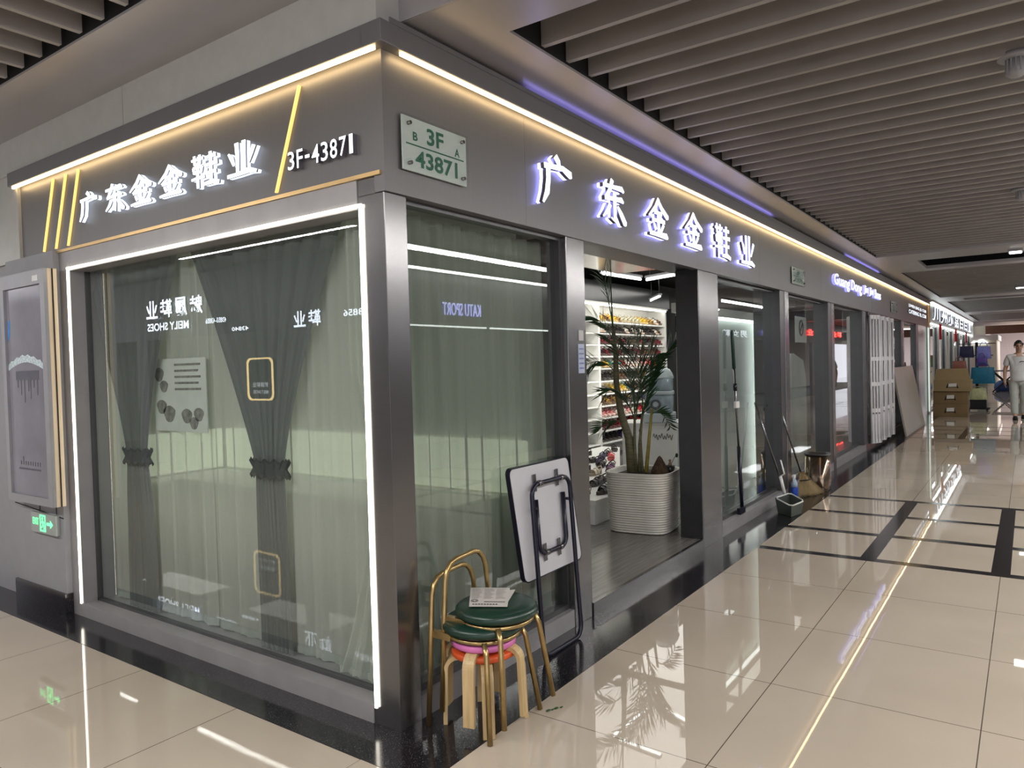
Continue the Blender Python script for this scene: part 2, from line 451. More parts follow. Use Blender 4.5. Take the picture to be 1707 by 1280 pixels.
# fascia: L-shaped sign panel, hood over it, pale band above the hood on the side corridor
fa = MB()
fa.box(0.0, 19.55, 0.0, 0.06, 2.227, 2.80)
fa.box(0.0, 0.06, 0.06, 3.40, 2.295, 2.80)
for x in (1.02, 5.05, 7.6, 11.2, 13.0, 15.3):      # panel joints
    fa.box(x-0.0015, x+0.0015, -0.0006, 0.002, 2.23, 2.79)
struct(fa, 'wall_fascia', M['fascia'])
ho = MB()
ho.box(-0.055, 19.55, -0.055, 0.06, 2.795, 2.885, bev=0.004)
ho.box(-0.055, 0.06, 0.05, 3.46, 2.795, 2.885, bev=0.004)
ho.box(0.0, 19.55, -0.055, -0.049, 2.884, 2.906)
struct(ho, 'trim_6', M['hood'])
struct(MB().box(0.113, 19.5, -0.012, 0.05, 2.886, 2.929), 'trim_21', M['black'])
ub = MB()
ub.box(-0.03, 0.02, -0.01, 1.968, 2.885, 3.12); ub.box(-0.03, 0.02, 1.974, 6.0, 2.885, 3.12)
ub.box(-0.02, 0.02, 3.40, 6.0, 2.30, 2.89)
ub.box(0.02, 0.112, -0.01, 0.03, 2.885, 3.12)
struct(ub, 'wall_upper', M['band'])
# shop shell
sh = MB()
sh.box(0.3, 19.6, 3.38, 3.45, 0, 3.1)
sh.box(0.02, 0.3, 2.97, 3.05, 0, 2.3)
sh.box(19.5, 19.6, 0.06, 3.4, 0, 3.1)
struct(sh, 'wall_back', M['greywall'])
struct(MB().box(1.44, 1.50, 0.36, 3.38, 0.08, 2.9), 'wall_partition', M['white'])
struct(MB().box(0.06, 19.5, 0.06, 3.4, 2.90, 2.96), 'ceiling', M['black'])
bulk = MB(); bulk.box(1.64, 19.5, 0.06, 0.30, 2.24, 2.9); bulk.box(0.06, 1.44, 0.06, 0.12, 2.24, 2.9)
struct(bulk, 'wall_bulkhead', M['frame'])

# soffits and slatted ceilings
so = MB()
so.box(0.11, 60, -0.32, -0.0, 2.93, 2.942)               # border along the right facade
so.box(0.11, 0.45, -9, -0.32, 2.93, 2.942)
so.box(-0.43, 0.11, -9, 0.6, 3.115, 3.127)
so.box(-0.43, 0.0, 0.6, 16, 3.115, 3.127)
so.box(-9, -0.43, -9, -0.6, 3.115, 3.16)
so.box(0.10, 0.112, -9, 0.0, 2.931, 3.16)
cross = [(9.62, 12.12), (19.05, 20.9), (27.5, 29.4), (36.0, 38.0)]
for a, b in cross:                                      # flat cross panels with a sunk service slot
    so.box(a, a+0.85, -9, -0.32, 2.93, 2.98); so.box(b-0.35, b, -9, -0.32, 2.93, 2.98)
    so.box(a+0.85, b-0.35, -0.75, -0.32, 2.93, 2.98)
struct(so, 'ceiling.001', M['soffit'])
vo = MB(); vo.box(0.45, 60, -9, 0.0, 3.45, 3.5); vo.box(-9, -0.43, -0.6, 16, 3.55, 3.6)
vo.box(0.43, 0.445, -9, -0.32, 2.943, 3.5); vo.box(0.43, 60, -0.31, -0.29, 2.943, 3.5); vo.box(-0.42, -0.41, -0.6, 16, 3.128, 3.6); vo.box(-9, -0.43, -0.61, -0.6, 3.16, 3.6)
for a, b in cross: vo.box(a-0.1, a+0.02, -9, -0.33, 2.985, 3.3); vo.box(b-0.02, b+0.1, -9, -0.33, 2.985, 3.3)
struct(vo, 'ceiling.002', M['black'])
sl = MB()
def slats_r(a, b, step=0.2225):
    x = a
    while x < b:
        sl.box(x-0.015, x+0.015, -9, -0.318, 2.957, 3.08); x += step
slats_r(0.72, 9.58, 0.2185); slats_r(12.25, 18.95); slats_r(21.05, 27.4, 0.3); slats_r(29.5, 35.9, 0.4)
y = -0.38
while y < 12:
    sl.box(-9, -0.44, y-0.015, y+0.015, 3.135, 3.26); y += 0.2125
struct(sl, 'ceiling.003', M['slat'])

# ------------------------------------------------------------------ windows (frame, pane)
def window(n, x0, x1, z0=0.10, z1=2.235, y=0.08, fr=0.035, gl='glass'):
    w = bpy.data.objects.new('window_%d' % n, None); COL.objects.link(w); w['kind'] = 'structure'
    f = MB()
    f.box(x0, x0+fr, y-0.03, y+0.03, z0, z1); f.box(x1-fr, x1, y-0.03, y+0.03, z0, z1)
    f.box(x0+fr, x1-fr, y-0.03, y+0.03, z0, z0+0.03); f.box(x0+fr, x1-fr, y-0.03, y+0.03, z1-0.03, z1)
    f.build('frame', M['frame'], w)
    g = MB(); g.face([(x0+fr, y, z0+0.03), (x1-fr, y, z0+0.03), (x1-fr, y, z1-0.03), (x0+fr, y, z1-0.03)])
    g.build('pane', M[gl], w, recalc=False)
    return w
w1 = bpy.data.objects.new('window_1', None); COL.objects.link(w1); w1['kind'] = 'structure'
f = MB()
f.box(0.085, 0.115, 0.165, 0.18, 0.085, 2.18); f.box(0.085, 0.115, 2.73, 2.745, 0.085, 2.18)
f.box(0.085, 0.115, 0.16, 2.745, 0.085, 0.10); f.box(0.085, 0.115, 0.16, 2.745, 2.18, 2.20)
f.build('frame', M['frame'], w1)
g = MB(); g.face([(0.10, 2.745, 0.10), (0.10, 0.165, 0.10), (0.10, 0.165, 2.18), (0.10, 2.745, 2.18)])
g.build('pane', M['glass'], w1, recalc=False)
window(2, 0.135, 1.43, fr=0.02)
window(3, 3.90, 5.97, fr=0.03, y=0.11); window(4, 6.12, 8.24, fr=0.03, y=0.11); window(5, 8.40, 10.64, fr=0.03, y=0.11)
window(6, 13.06, 14.95, fr=0.03); window(7, 15.12, 17.5, fr=0.03)
# dark mullion sheets beside the steel posts
for x0, x1 in ((5.80, 5.97), (8.06, 8.24), (10.46, 10.64), (12.70, 12.92), (14.75, 14.95), (17.2, 17.5)):
    struct(MB().box(x0, x1, 0.02, 0.3, 0.0, 2.235), 'trim_7', M['frame'])
# dark sliding door pocket on the right jamb of the doorway
struct(MB().box(3.445, 3.462, 0.015, 0.20, 0.08, 2.235), 'trim_8', M['darkmetal'])
struct(MB().box(1.633, 1.65, 0.03, 0.30, 0.08, 2.235), 'trim_9', M['darkmetal'])

# ------------------------------------------------------------------ LED lines of the shop
def led_bar(name, label, cat, boxes, mat_led, housing=None, group=None):
    t = thing(name, label, cat, (0, 0, 0), 0, group)
    b = MB()
    for q in boxes: b.box(*q)
    b.build('diffuser', mat_led, t)
    if housing:
        h = MB()
        for q in housing: h.box(*q)
        h.build('housing', M['hood'], t)
    return t
led_bar('led_strip', 'warm glowing LED line under the hood above the long corridor sign', 'led strip',
        [(0.07+i*(19.4-0.07)/6+0.004, 0.07+(i+1)*(19.4-0.07)/6-0.006, -0.044, -0.030, 2.781, 2.795) for i in range(6)], M['led_warm'])
led_bar('led_strip', 'warm glowing LED line under the hood above the left side sign', 'led strip',
        [(-0.044, -0.030, 0.0, 3.42, 2.780, 2.795)], M['led_warm'])
led_bar('outline_light', 'white LED line framing the curtained left display window', 'led outline',
        [(-0.008, -0.0005, 0.137, 0.150, 0.075, 2.192), (-0.008, -0.0005, 0.137, 2.772, 2.180, 2.193), (-0.008, -0.0005, 2.759, 2.772, 0.085, 2.193)], M['led_white'])
led_bar('added_violet_strip', 'added violet glow strip on top of the hood above the doorway sign', 'led strip', [(1.0, 5.4, -0.040, -0.015, 2.8862, 2.894)], M['violet_glow'])  # strips added to tint the soffit violet, hidden behind the hood lip
led_bar('added_violet_strip', 'added violet glow strip on top of the hood above the latin sign', 'led strip', [(9.0, 11.8, -0.040, -0.015, 2.8862, 2.894)], M['violet_glow'])
t = thing('gold_strip', 'thin gold trim line along the bottom edge of the left sign', 'trim strip')
MB().box(-0.010, 0.0, 0.02, 3.06, 2.295, 2.312).build('strip', M['goldline'], t)
for i, (ya, yb, lb) in enumerate(((3.07, 2.90, 'first gold glowing slanted bar at the far left end of the sign'), (2.90, 2.73, 'second gold glowing slanted bar from the left end of the sign'),
                                  (2.735, 2.565, 'third gold glowing slanted bar, nearest the first sign character'), (0.685, 0.50, 'gold glowing slanted bar left of the raised unit number'))):
    t = thing('light_bar', lb, 'light bar', (0, 0, 0), 0, 'slanted gold bars on the left sign')
    b = MB(); pl = on_left(0.0, 0, 0)
    b.prism([(-ya-0.006, 2.325), (-ya+0.006, 2.325), (-yb+0.006, 2.765), (-yb-0.006, 2.765)], 0.0, 0.012, pl)
    b.build('diffuser', M['gold'], t)

# ------------------------------------------------------------------ sign characters
order = ['guang', 'dong', 'jin', 'jin', 'xie', 'ye']
ordinal = ['first', 'second', 'third', 'fourth', 'fifth', 'last']
RX = [(1.10, 1.41), (1.75, 2.08), (2.42, 2.74), (3.05, 3.40), (3.69, 4.05), (4.35, 4.72)]
for i, k in enumerate(order):
    x0, x1 = RX[i]
    t = thing('sign_character', '%s glowing white brush character of the shop name above the doorway' % ordinal[i], 'sign letter', (x0, 0, 2.36), 0, 'shop name on the long corridor sign')
    s = brush_glyph(k, x1-x0, 0.265, 0.050, on_right(x0, 0.0, 2.36), t)
    s.build('backlight', M['let_side'], t, world=True)
LY = [2.52, 2.215, 1.93, 1.635, 1.32, 1.02]
for i, k in enumerate(order):
    t = thing('sign_character', '%s glowing white brush character of the shop name on the left side sign' % ordinal[i], 'sign letter', (0, LY[i], 2.44), 0, 'shop name on the left side sign')
    s = brush_glyph(k, 0.225, 0.16, 0.035, on_left(0.0, LY[i], 2.437), t)
    s.build('backlight', M['let_side_w'], t, world=True)
t = thing('unit_number', 'raised glowing unit number 3F-43871 at the right end of the left sign', 'sign', (0, 0.57, 2.40))
for i, ch in enumerate('3F-43871'):
    dx = [0, .062, .118, .162, .222, .28, .338, .398][i]; wd = [.044, .040, .030, .048, .044, .044, .042, .022][i]
    hh, zz = ((0.014, 2.433) if ch == '-' else (0.08, 2.40))
    text_mesh('digit', ch, wd, hh, 0.028, on_left(0.0, 0.57-dx, zz), [M['let_face'], M['let_dark']], t, bold=0.006)
t = thing('latin_sign', 'glowing violet and white shop name in latin script on the long sign', 'sign', (8.2, 0, 2.5))
xx = 8.2
for wd_, a, b in (('Guang', 0, 1.02), ('Dong', 1.12, 1.95), ('Jin', 2.12, 2.5), ('Jin', 2.6, 2.98), ('Shoes', 3.06, 3.7)):
    low = 0.045 if 'g' in wd_ else 0.0
    text_mesh('word', wd_, b-a, 0.15+low, 0.04, on_right(8.2+a, 0.0, 2.47-low), [M['let_face'], M['let_side_t']], t, bold=0.012, shear=0.12)
t = thing('latin_sign', 'two small lines of glowing letters at the far end of the long sign', 'sign', (15.6, 0, 2.4))
text_mesh('text_line', 'LIWEN ENG JIL COM', 3.2, 0.085, 0.03, on_right(15.6, 0.0, 2.53), [M['let_face'], M['let_dark']], t, bold=0.015)
text_mesh('text_line', 'CATERING XL COM', 3.2, 0.085, 0.03, on_right(15.6, 0.0, 2.41), [M['let_face'], M['let_dark']], t, bold=0.015)

def plaque(x0, x1, z0, z1, label, texts):
    t = thing('number_plaque', label, 'plaque', (x0, 0, z0), 0, 'acrylic unit number plaques')
    pl = on_right(x0, 0.0, z0); w, h = x1-x0, z1-z0
    MB().box(x0, x1, -0.018, -0.010, z0, z1, bev=0.002).build('backing', mat('pale_green_plate', (0.60, 0.66, 0.63), 0.2, 0, noise=0.03), t, world=True)
    MB().box(x0-0.006, x1+0.006, -0.028, -0.020, z0-0.006, z1+0.006).build('cover', M['clear'], t, world=True)
    for u in (0.035, w-0.035):
        for v in (0.03, h-0.03):
            b = MB(); b.tube([pl(u, v, 0.0), pl(u, v, 0.036)], 0.008, 10); b.build('stud', M['steel'], t, world=True)
    for s, a, b_, c, d in texts:
        text_mesh('lettering', s, (b_-a)*w, (d-c)*h, 0.0, (lambda u, v, n, a=a, c=c: pl(a*w+u, c*h+v, 0.0195)), M['green'], t, bold=0.025)
    MB().prism([(0.05*w, 0.485*h), (0.95*w, 0.485*h), (0.95*w, 0.51*h), (0.05*w, 0.51*h)], 0.0185, 0.0196, pl).build('rule', M['green'], t, world=True)
plaque(0.09, 0.51, 2.33, 2.555, 'pale green acrylic plaque 3F 43871 by the shop corner', [('3F', .36, .62, .58, .90), ('B', .15, .22, .58, .74), ('A', .80, .88, .54, .70), ('43871', .18, .84, .10, .42)])
plaque(6.18, 6.69, 2.325, 2.51, 'small green acrylic plaque on the fascia left of the latin script sign', [('3F', .36, .62, .58, .88), ('43870', .16, .84, .12, .42)])
plaque(13.25, 13.85, 2.33, 2.525, 'farthest green acrylic plaque between the latin signs', [('3F', .36, .62, .58, .88), ('43869', .16, .84, .12, .42)])

# ================================================================== THE OTHER SIDE OF THE CORRIDORS (seen in the glass and the floor)
M['opp'] = mat('opposite_fascia', (0.16, 0.16, 0.17), 0.4, 0.3)
M['blue_face'] = glow('blue_white_letter_face', (0.66, 0.72, 1.0), 2.8)
M['opp_face'] = glow('far_white_letter_face', (0.80, 0.86, 1.0), 7.0)
M['blue_side'] = glow('blue_letter_return', (0.35, 0.35, 1.0), 5.0)
M['opp_white'] = mat('bright_shop_wall', (0.30, 0.30, 0.30), 0.6, noise=0.03)
ow = MB()
ow.box(-4.36, -4.30, -0.2, 15, 2.12, 3.12)              # fascia of the shops across the side corridor
for y0 in (-0.2, 3.1, 5.9, 10.2, 14.0): ow.box(-4.40, -4.28, y0, y0+0.35, 0, 2.12)
ow.box(-1.0, 45, -4.90, -4.84, 2.12, 2.95)               # fascia across the main corridor
for x0 in (-1.0, 3.4, 8.4, 12.6, 17.5, 23.0, 29.0): ow.box(x0, x0+0.35, -4.92, -4.82, 0, 2.12)
struct(ow, 'wall_opposite', M['opp'])
rm = MB()
rm.box(-7.0, -6.9, -0.2, 15, 0, 3.1); rm.box(-7.0, -4.3, -0.3, -0.2, 0, 3.1); rm.box(-7.0, -4.36, -0.3, 15, 2.95, 3.1)
rm.box(-1.0, 45, -7.6, -7.5, 0, 3.1); rm.box(-1.1, -1.0, -7.6, -4.84, 0, 3.1); rm.box(-1.0, 45, -7.6, -4.9, 2.9, 3.1)
rm.box(-7.0, -4.3, 15.0, 15.1, 0, 3.1)
struct(rm, 'wall_opposite.001', M['opp_white'])
rf_ = MB(); rf_.box(-6.9, -4.36, -0.2, 15, 0, 0.012); rf_.box(-1.0, 45, -7.5, -4.92, 0, 0.012); struct(rf_, 'floor.003', mat('matte_grey_shop_floor', (0.16, 0.15, 0.14), 0.7))
for y0 in (1.8, 5.2, 8.6, 12.4): area_lamp('opposite_shop_lamp', (-5.6, y0, 2.85), 1.6, 22, (1.0, 0.97, 0.92), (0, 0, -1), 2.2)
for x0 in (1.2, 5.8, 10.4, 15.0, 21.0, 27.0, 34.0): area_lamp('opposite_shop_lamp', (x0, -6.2, 2.82), 2.6, 30, (0.97, 0.97, 1.0), (0, 0, -1), 1.6)

def opp_sign(label, rows, place, loc, mats, d=0.04, bold=0.02):
    t = thing('shop_sign', label, 'sign', loc)
    for s, u, v, w, h in rows:
        for i, ch in enumerate(s.split('|')):
            n = len(s.split('|'))
            text_mesh('letter', ch, w/n*(0.82 if n > 1 else 1), h, d, (lambda a, b, c, i=i, u=u, v=v, w=w, n=n: place(u+a+i*w/n, v+b, c)), mats, t, bold=bold)
    return t
opp_sign('white letters of the shoe shop sign across the side corridor, mirrored in the left window', [('魅|履|鞋|业', 0, 0.19, 1.75, 0.30), ('MEILY SHOES', 0.4, -0.02, 1.25, 0.13), ('43855-43856', -0.62, 0.02, 0.55, 0.08)],
         on_opp_left(-4.28, 8.45, 2.28), (-4.28, 8.45, 2.3), [M['opp_face'], M['let_dark']])
opp_sign('two large white characters and a number across the side corridor, mirrored near the corner', [('鞋|业', 0, 0, 0.62, 0.22), ('43856', -0.92, 0.09, 0.47, 0.09), ('43840', 1.6, 0.02, 0.42, 0.06)],
         on_opp_left(-4.28, 5.68, 2.13), (-4.28, 5.75, 2.2), [M['opp_face'], M['let_dark']])
opp_sign('blue white KATU SPORT letters across the main corridor', [('KATU SPORT', 0, 0, 0.92, 0.19)], on_opp_right(7.08, -4.83, 2.30), (7.08, -4.83, 2.30), [M['blue_face'], M['blue_side']], d=0.012, bold=0.0)
# backlit box sign with gold outline
def rounded(w, h, r, n=6):
    p = []
    for cx, cy, a0 in ((w-r, r, -PI/2), (w-r, h-r, 0), (r, h-r, PI/2), (r, r, PI)):
        for i in range(n+1):
            a = a0+PI/2*i/n; p.append((cx+r*math.cos(a), cy+r*math.sin(a)))
    return p
def loop_prism(mb, outer, inner, n0, n1, pl):
    k = len(outer)
    A = [mb.bm.verts.new(pl(u, v, n1)) for u, v in outer]; B = [mb.bm.verts.new(pl(u, v, n1)) for u, v in inner]
    C = [mb.bm.verts.new(pl(u, v, n0)) for u, v in outer]; D = [mb.bm.verts.new(pl(u, v, n0)) for u, v in inner]
    for i in range(k):
        j = (i+1) % k
        for q in ((A[i], A[j], B[j], B[i]), (C[i], D[i], D[j], C[j]), (A[i], C[i], C[j], A[j]), (B[i], B[j], D[j], D[i])): mb.bm.faces.new(q)
pl = on_opp_left(-4.20, 6.68, 1.11)
t = thing('light_box', 'rounded dark sign box with a gold glowing outline across the side corridor', 'sign box', (-4.2, 7.1, 1.12))
MB().prism(rounded(0.60, 0.62, 0.09), -0.06, 0.0, pl).build('box', M['black'], t, world=True)
b = MB(); loop_prism(b, rounded(0.60, 0.62, 0.09), [(u*0.93+0.021, v*0.93+0.0217) for u, v in rounded(0.60, 0.62, 0.09)], 0.0, 0.02, pl)
b.build('outline', glow('warm_outline', (1.0, 0.72, 0.30), 4), t, world=True)
text_mesh('lettering', '魅履鞋业', 0.36, 0.075, 0.004, lambda a, b_, c: pl(0.12+a, 0.19+b_, 0.004+c), [M['let_face'], M['let_dark']], t, bold=0.02)
text_mesh('lettering', 'MEILY SHOES', 0.36, 0.05, 0.004, lambda a, b_, c: pl(0.12+a, 0.10+b_, 0.004+c), [M['let_face'], M['let_dark']], t, bold=0.02)
MB().box(-4.28, -4.24, 6.83, 7.13, 0.02, 1.72).build('stand', M['frame'], t, world=True)

# tube lamps of the corridors
def tube_lamp(p0, p1, label, r=0.018, strong='led_tube', group='ceiling tube lamps of the corridors', watts=0):
    p0, p1 = V(p0), V(p1)
    t = thing('tube_lamp', label, 'tube lamp', tuple((p0+p1)/2), 0, group)
    if watts:
        d = bpy.data.lights.new('tube_light', 'AREA'); d.shape = 'RECTANGLE'; d.size = (p1-p0).length; d.size_y = 0.05; d.energy = watts; d.color = (1.0, 0.97, 0.93)
        lo = bpy.data.objects.new('tube_light', d); COL.objects.link(lo); lo.location = (p0+p1)/2-V((0, 0, 0.03)); lo.rotation_euler = (0, 0, math.atan2((p1-p0).y, (p1-p0).x))
    MB().tube([p0, p1], r, 8).build('tube', M[strong], t, world=True)
    h = MB(); up = V((0, 0, 0.03)); h.ribbon([p0+up, p1+up], 0.03, 0.012, (p1-p0).cross(V((0, 0, 1))))
    h.build('housing', M['hood'], t, world=True)
    for q in (p0.lerp(p1, 0.1), p0.lerp(p1, 0.9)): MB().tube([q+up, q+V((0, 0, 0.3))], 0.003, 5).build('cord', M['frame'], t, world=True)
lam = 'tube lamp hanging over the middle of the main corridor'
for x0, wt in ((1.6, 75), (6.6, 50), (14.5, 35)): tube_lamp((x0, -3.44, 2.90), (x0+4.97, -3.44, 2.90), lam, watts=wt)
for x0 in (2.0, 7.2, 12.4): tube_lamp((x0, -4.60, 2.90), (x0+5.17, -4.60, 2.90), 'long tube lamp over the fascia across the main corridor')
for x0 in (2.2, 7.2): tube_lamp((x0, -4.74, 2.12), (x0+4.9, -4.74, 2.12), 'thin light line under the sign across the main corridor', 0.012, 'led_cool')
tube_lamp((-2.75, 3.35, 2.98), (-2.75, 6.5, 2.98), 'tube lamp hanging over the side corridor', watts=50)
tube_lamp((-2.75, -1.2, 3.05), (-2.75, 2.2, 3.05), 'tube lamp over the side corridor opposite the display window', watts=70)
tube_lamp((-3.6, -3.44, 2.95), (1.2, -3.44, 2.95), 'tube lamp over the corridor crossing', watts=85)
tube_lamp((-2.75, 8.0, 2.98), (-2.75, 11.1, 2.98), 'tube lamp hanging over the side corridor')

# ================================================================== LEFT DISPLAY: drapes, sheers, poster
M['drape'] = cloth_mat('charcoal_drape_cloth', (0.21, 0.225, 0.225), 0.30, 0.05)
M['sheer'] = cloth_mat('white_sheer_cloth', (0.80, 0.82, 0.77), 0.5, 0.18)
M['grey_sheer'] = cloth_mat('grey_sheer_cloth', (0.40, 0.43, 0.39), 0.5, 0.18)
rnd = random.Random(3)
def sheer(name, label, p0, p1, z0, z1, folds, amp, nrm, seed, shape=None, group=None, m='sheer'):
    t = thing(name, label, 'curtain', ((p0[0]+p1[0])/2, (p0[1]+p1[1])/2, z0), 0, group)
    rr = random.Random(seed); ph = [rr.uniform(-1, 1) for _ in range(40)]
    p0, p1, nr = V(p0+(0,)), V(p1+(0,)), V(nrm+(0,))
    def fn(u, v):
        z = z0+(z1-z0)*v
        a0 = 2*PI*folds*u+0.7*math.sin(7*u+seed)+0.35*ph[3]*(1-v); s = math.copysign(abs(math.sin(a0))**0.45, math.sin(a0))*0.8+0.25*math.sin(2.3*a0+ph[5]+0.8*v)
        a = amp*(1.0-0.35*v)
        q = p0.lerp(p1, u if shape is None else shape(u, v))+nr*(s*a)
        return V((q.x, q.y, z-0.008*math.sin(2*PI*folds*u)*(1 if v == 0 else 0)))
    MB().grid(fn, int(folds*18), 14).build('cloth', M[m], t, world=True)
    h = MB().grid(lambda u, v: fn(u, 0.0)+nr*-0.003+V((0, 0, 0.035*v)), int(folds*18), 1); h.build('hem', M[m], t, world=True)
    return t
g_s = 'white sheer curtains behind the display glass'
sheer('sheer_curtain', 'white sheer curtain behind the left half of the side window', (0.195, 2.93), (0.195, 1.60), 0.09, 2.24, 8, 0.022, (1, 0), 1, group=g_s)
sheer('sheer_curtain', 'white sheer curtain behind the right half of the side window', (0.200, 1.63), (0.200, 0.22), 0.09, 2.24, 9, 0.020, (1, 0), 2, group=g_s)
def swept(u, v):
    z = 0.09+2.15*v
    e = 0.60-0.36*min(1, z/1.0)**0.7 if z < 1.0 else 0.24+0.16*min(1, (z-1.0)/0.5)
    return (u*(e-0.18)/0.42)
sheer('sheer_curtain', 'narrow white sheer curtain swept open at the glass corner', (0.150, 0.18), (0.150, 0.60), 0.09, 2.24, 4, 0.020, (1, 0), 5, shape=swept, group=g_s)
sheer('sheer_curtain', 'greyish sheer curtain behind the window right of the corner post', (0.25, 0.17), (1.40, 0.17), 0.10, 2.20, 8, 0.026, (0, 1), 4, group=g_s, m='grey_sheer')

def drape(label, top, tie, bot, seed):
    t = thing('tied_drape', label, 'drape', (0.2, (tie[0]+tie[1])/2, 0.09), 0, 'charcoal drapes tied in the side window')
    zt, zb, z1 = 1.02, 0.09, 2.26
    rr = random.Random(seed)
    def edges(z):
        if z >= zt:
            k = (z-zt)/(z1-zt)
            a = k**1.12; b = k**1.3
            return tie[0]+(top[0]-tie[0])*a, tie[1]+(top[1]-tie[1])*b
        k = (zt-z)/(zt-zb); k = 1-(1-k)**3
        return tie[0]+(bot[0]-tie[0])*k, tie[1]+(bot[1]-tie[1])*k
    def fn(u, v):
        z = zb+(z1-zb)*v
        a, b = edges(z); w = abs(a-b)
        s = math.sin(2*PI*8*u+1.3*math.sin(5*u+seed)+0.5*math.sin(3*z+seed))*0.65+0.35*math.sin(2*PI*17*u+seed+2*z)
        bulge = 0.05*math.sin(PI*u)*max(0, 1-abs(z-zt)/0.5)
        return V((0.146-0.25*bulge+s*(0.006+0.010*min(1, w/0.9)), a+(b-a)*u, z))
    MB().grid(fn, 110, 60).build('cloth', M['drape'], t, world=True)
    c = (tie[0]+tie[1])/2; hw = abs(tie[0]-tie[1])/2+0.012
    def ruf(u, v):
        an = 2*PI*u; z = zt-0.045+0.09*v+0.010*math.sin(an*13+seed)
        fl = 1+0.22*abs(v-0.5)*2+0.07*math.sin(an*15+3*v)*abs(v-0.5)*2
        return V((0.146-0.030*fl*math.cos(an), c+hw*fl*math.sin(an), z))
    MB().grid(ruf, 90, 6).build('tieback', M['drape'], t, world=True, thick=0.004)
    return t
drape('charcoal drape tied at the waist on the left of the side window', (2.90, 1.74), (2.42, 2.18), (2.46, 2.12), 1)
drape('charcoal drape tied at the waist near the corner of the side window', (1.71, 0.40), (1.13, 0.90), (1.14, 0.89), 2.4)
rl = thing('curtain_rail', 'dark curtain rail along the top inside the side window', 'curtain rail', (0.2, 1.5, 2.26))
MB().box(0.13, 0.26, 0.19, 2.74, 2.265, 2.29).build('rail', M['frame'], rl, world=True)

t = thing('hanging_poster', 'pale poster with shoe pictures hanging between the two charcoal drapes', 'poster', (0.205, 2.02, 1.17))
pl = on_left(0.172, 2.12, 1.18)
MB().prism([(0, 0), (0.53, 0), (0.53, 0.42), (0, 0.42)], -0.006, 0.0, pl).build('board', mat('pale_poster_paper', (0.66, 0.70, 0.66), 0.5, noise=0.05), t, world=True)
ink = mat('poster_grey_ink', (0.22, 0.22, 0.20), 0.6, noise=0.4, nscale=30)
b = MB()
for u, v, r in ((0.05, 0.33, 0.06), (0.10, 0.26, 0.05), (0.07, 0.14, 0.06), (0.15, 0.10, 0.07), (0.33, 0.09, 0.06), (0.45, 0.10, 0.055), (0.40, 0.05, 0.05)):
    b.prism([(u+r*(1+.15*math.sin(3*a))*math.cos(a)*0.85, v+r*math.sin(a)*0.7) for a in [2*PI*i/14 for i in range(14)] if True], 0.0, 0.0015, pl)
b.build('print', ink, t, world=True)
b = MB()
for i in range(5): b.box(0.169, 0.1715, 2.12-0.48+0.02*(i % 2), 2.12-0.22, 1.18+0.39-i*0.035-0.012, 1.18+0.39-i*0.035)
b.build('text_rows', ink, t, world=True)
b = MB()
for yy in (2.06, 1.65): MB().tube([(0.174, yy, 1.59), (0.174, yy, 2.262)], 0.0015, 5).build('cord', M['white'], t, world=True)
b.bm.free()

# shelf behind the sheers, with glowing panels added to make the bright band
t = thing('glow_display_shelf', 'white low shelf with added glowing panels behind the sheer curtains', 'shelf', (1.1, 1.6, 0.08))
MB().box(0.86, 1.40, 0.45, 3.30, 0.70, 0.73).build('board', M['white'], t, world=True)
MB().box(1.30, 1.40, 0.50, 3.25, 0.08, 0.70).build('pedestal', M['white'], t, world=True)
gp_ = glow('greenish_white_glow_panel', (0.92, 1.0, 0.74), 0.85)
MB().box(1.395, 1.425, 0.3, 3.30, 0.74, 1.06, bev=0.01).build('added_glow_panel', gp_, t, world=True)
MB().box(0.45, 1.39, 3.33, 3.36, 0.74, 1.06, bev=0.01).build('added_glow_panel', gp_, t, world=True)
MB().box(0.45, 0.86, 3.05, 3.30, 0.70, 0.73).build('board', M['white'], t, world=True)


# ------------------------------------------------------------------ white column with poster light box, left edge of the picture
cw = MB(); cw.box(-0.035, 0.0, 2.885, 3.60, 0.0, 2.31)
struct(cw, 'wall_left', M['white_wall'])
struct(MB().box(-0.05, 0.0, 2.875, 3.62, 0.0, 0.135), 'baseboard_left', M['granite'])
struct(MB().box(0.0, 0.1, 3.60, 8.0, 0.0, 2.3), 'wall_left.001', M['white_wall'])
ln = MB()
for v0, v1 in (((-0.037, 3.6, 0.66), (-0.037, 2.885, 0.60)),): ln.tube([v0, (-0.037, 2.885, 0.615)], 0.003, 5)
ln.tube([(-0.037, 3.22, 0.70), (-0.037, 3.22, 0.62)], 0.002, 5); ln.tube([(-0.037, 2.98, 0.68), (-0.037, 2.98, 0.60)], 0.002, 5)
struct(ln, 'trim_10', M['black'])
for zz in (0.33, 0.38, 0.43):
    pass
t = thing('poster_light_box', 'grey framed advertising light box on the white column at the far left', 'light box', (-0.08, 3.1, 0.72))
MB().box(-0.09, -0.036, 2.84, 3.50, 0.70, 2.19).build('case', mat('pale_wood_edge', (0.66, 0.54, 0.38), 0.4, noise=0.1, nscale=3, stretch=(8, 8, 1)), t, world=True)
MB().box(-0.066, -0.060, 2.834, 2.84, 0.70, 2.19).build('seam', M['black'], t, world=True)
fr = MB(); pl = on_left(-0.09, 3.50, 0.70)
loop_prism(fr, [(0, 0), (0.66, 0), (0.66, 1.49), (0, 1.49)], [(0.05, 0.05), (0.60, 0.05), (0.60, 1.40), (0.05, 1.40)], 0.0, 0.022, pl)
fr.build('frame', mat('pale_grey_frame', (0.32, 0.32, 0.34), 0.35, 0.3), t, world=True)
pp = MB(); pp.prism([(0.05, 0.05), (0.60, 0.05), (0.60, 1.40), (0.05, 1.40)], 0.002, 0.006, pl)
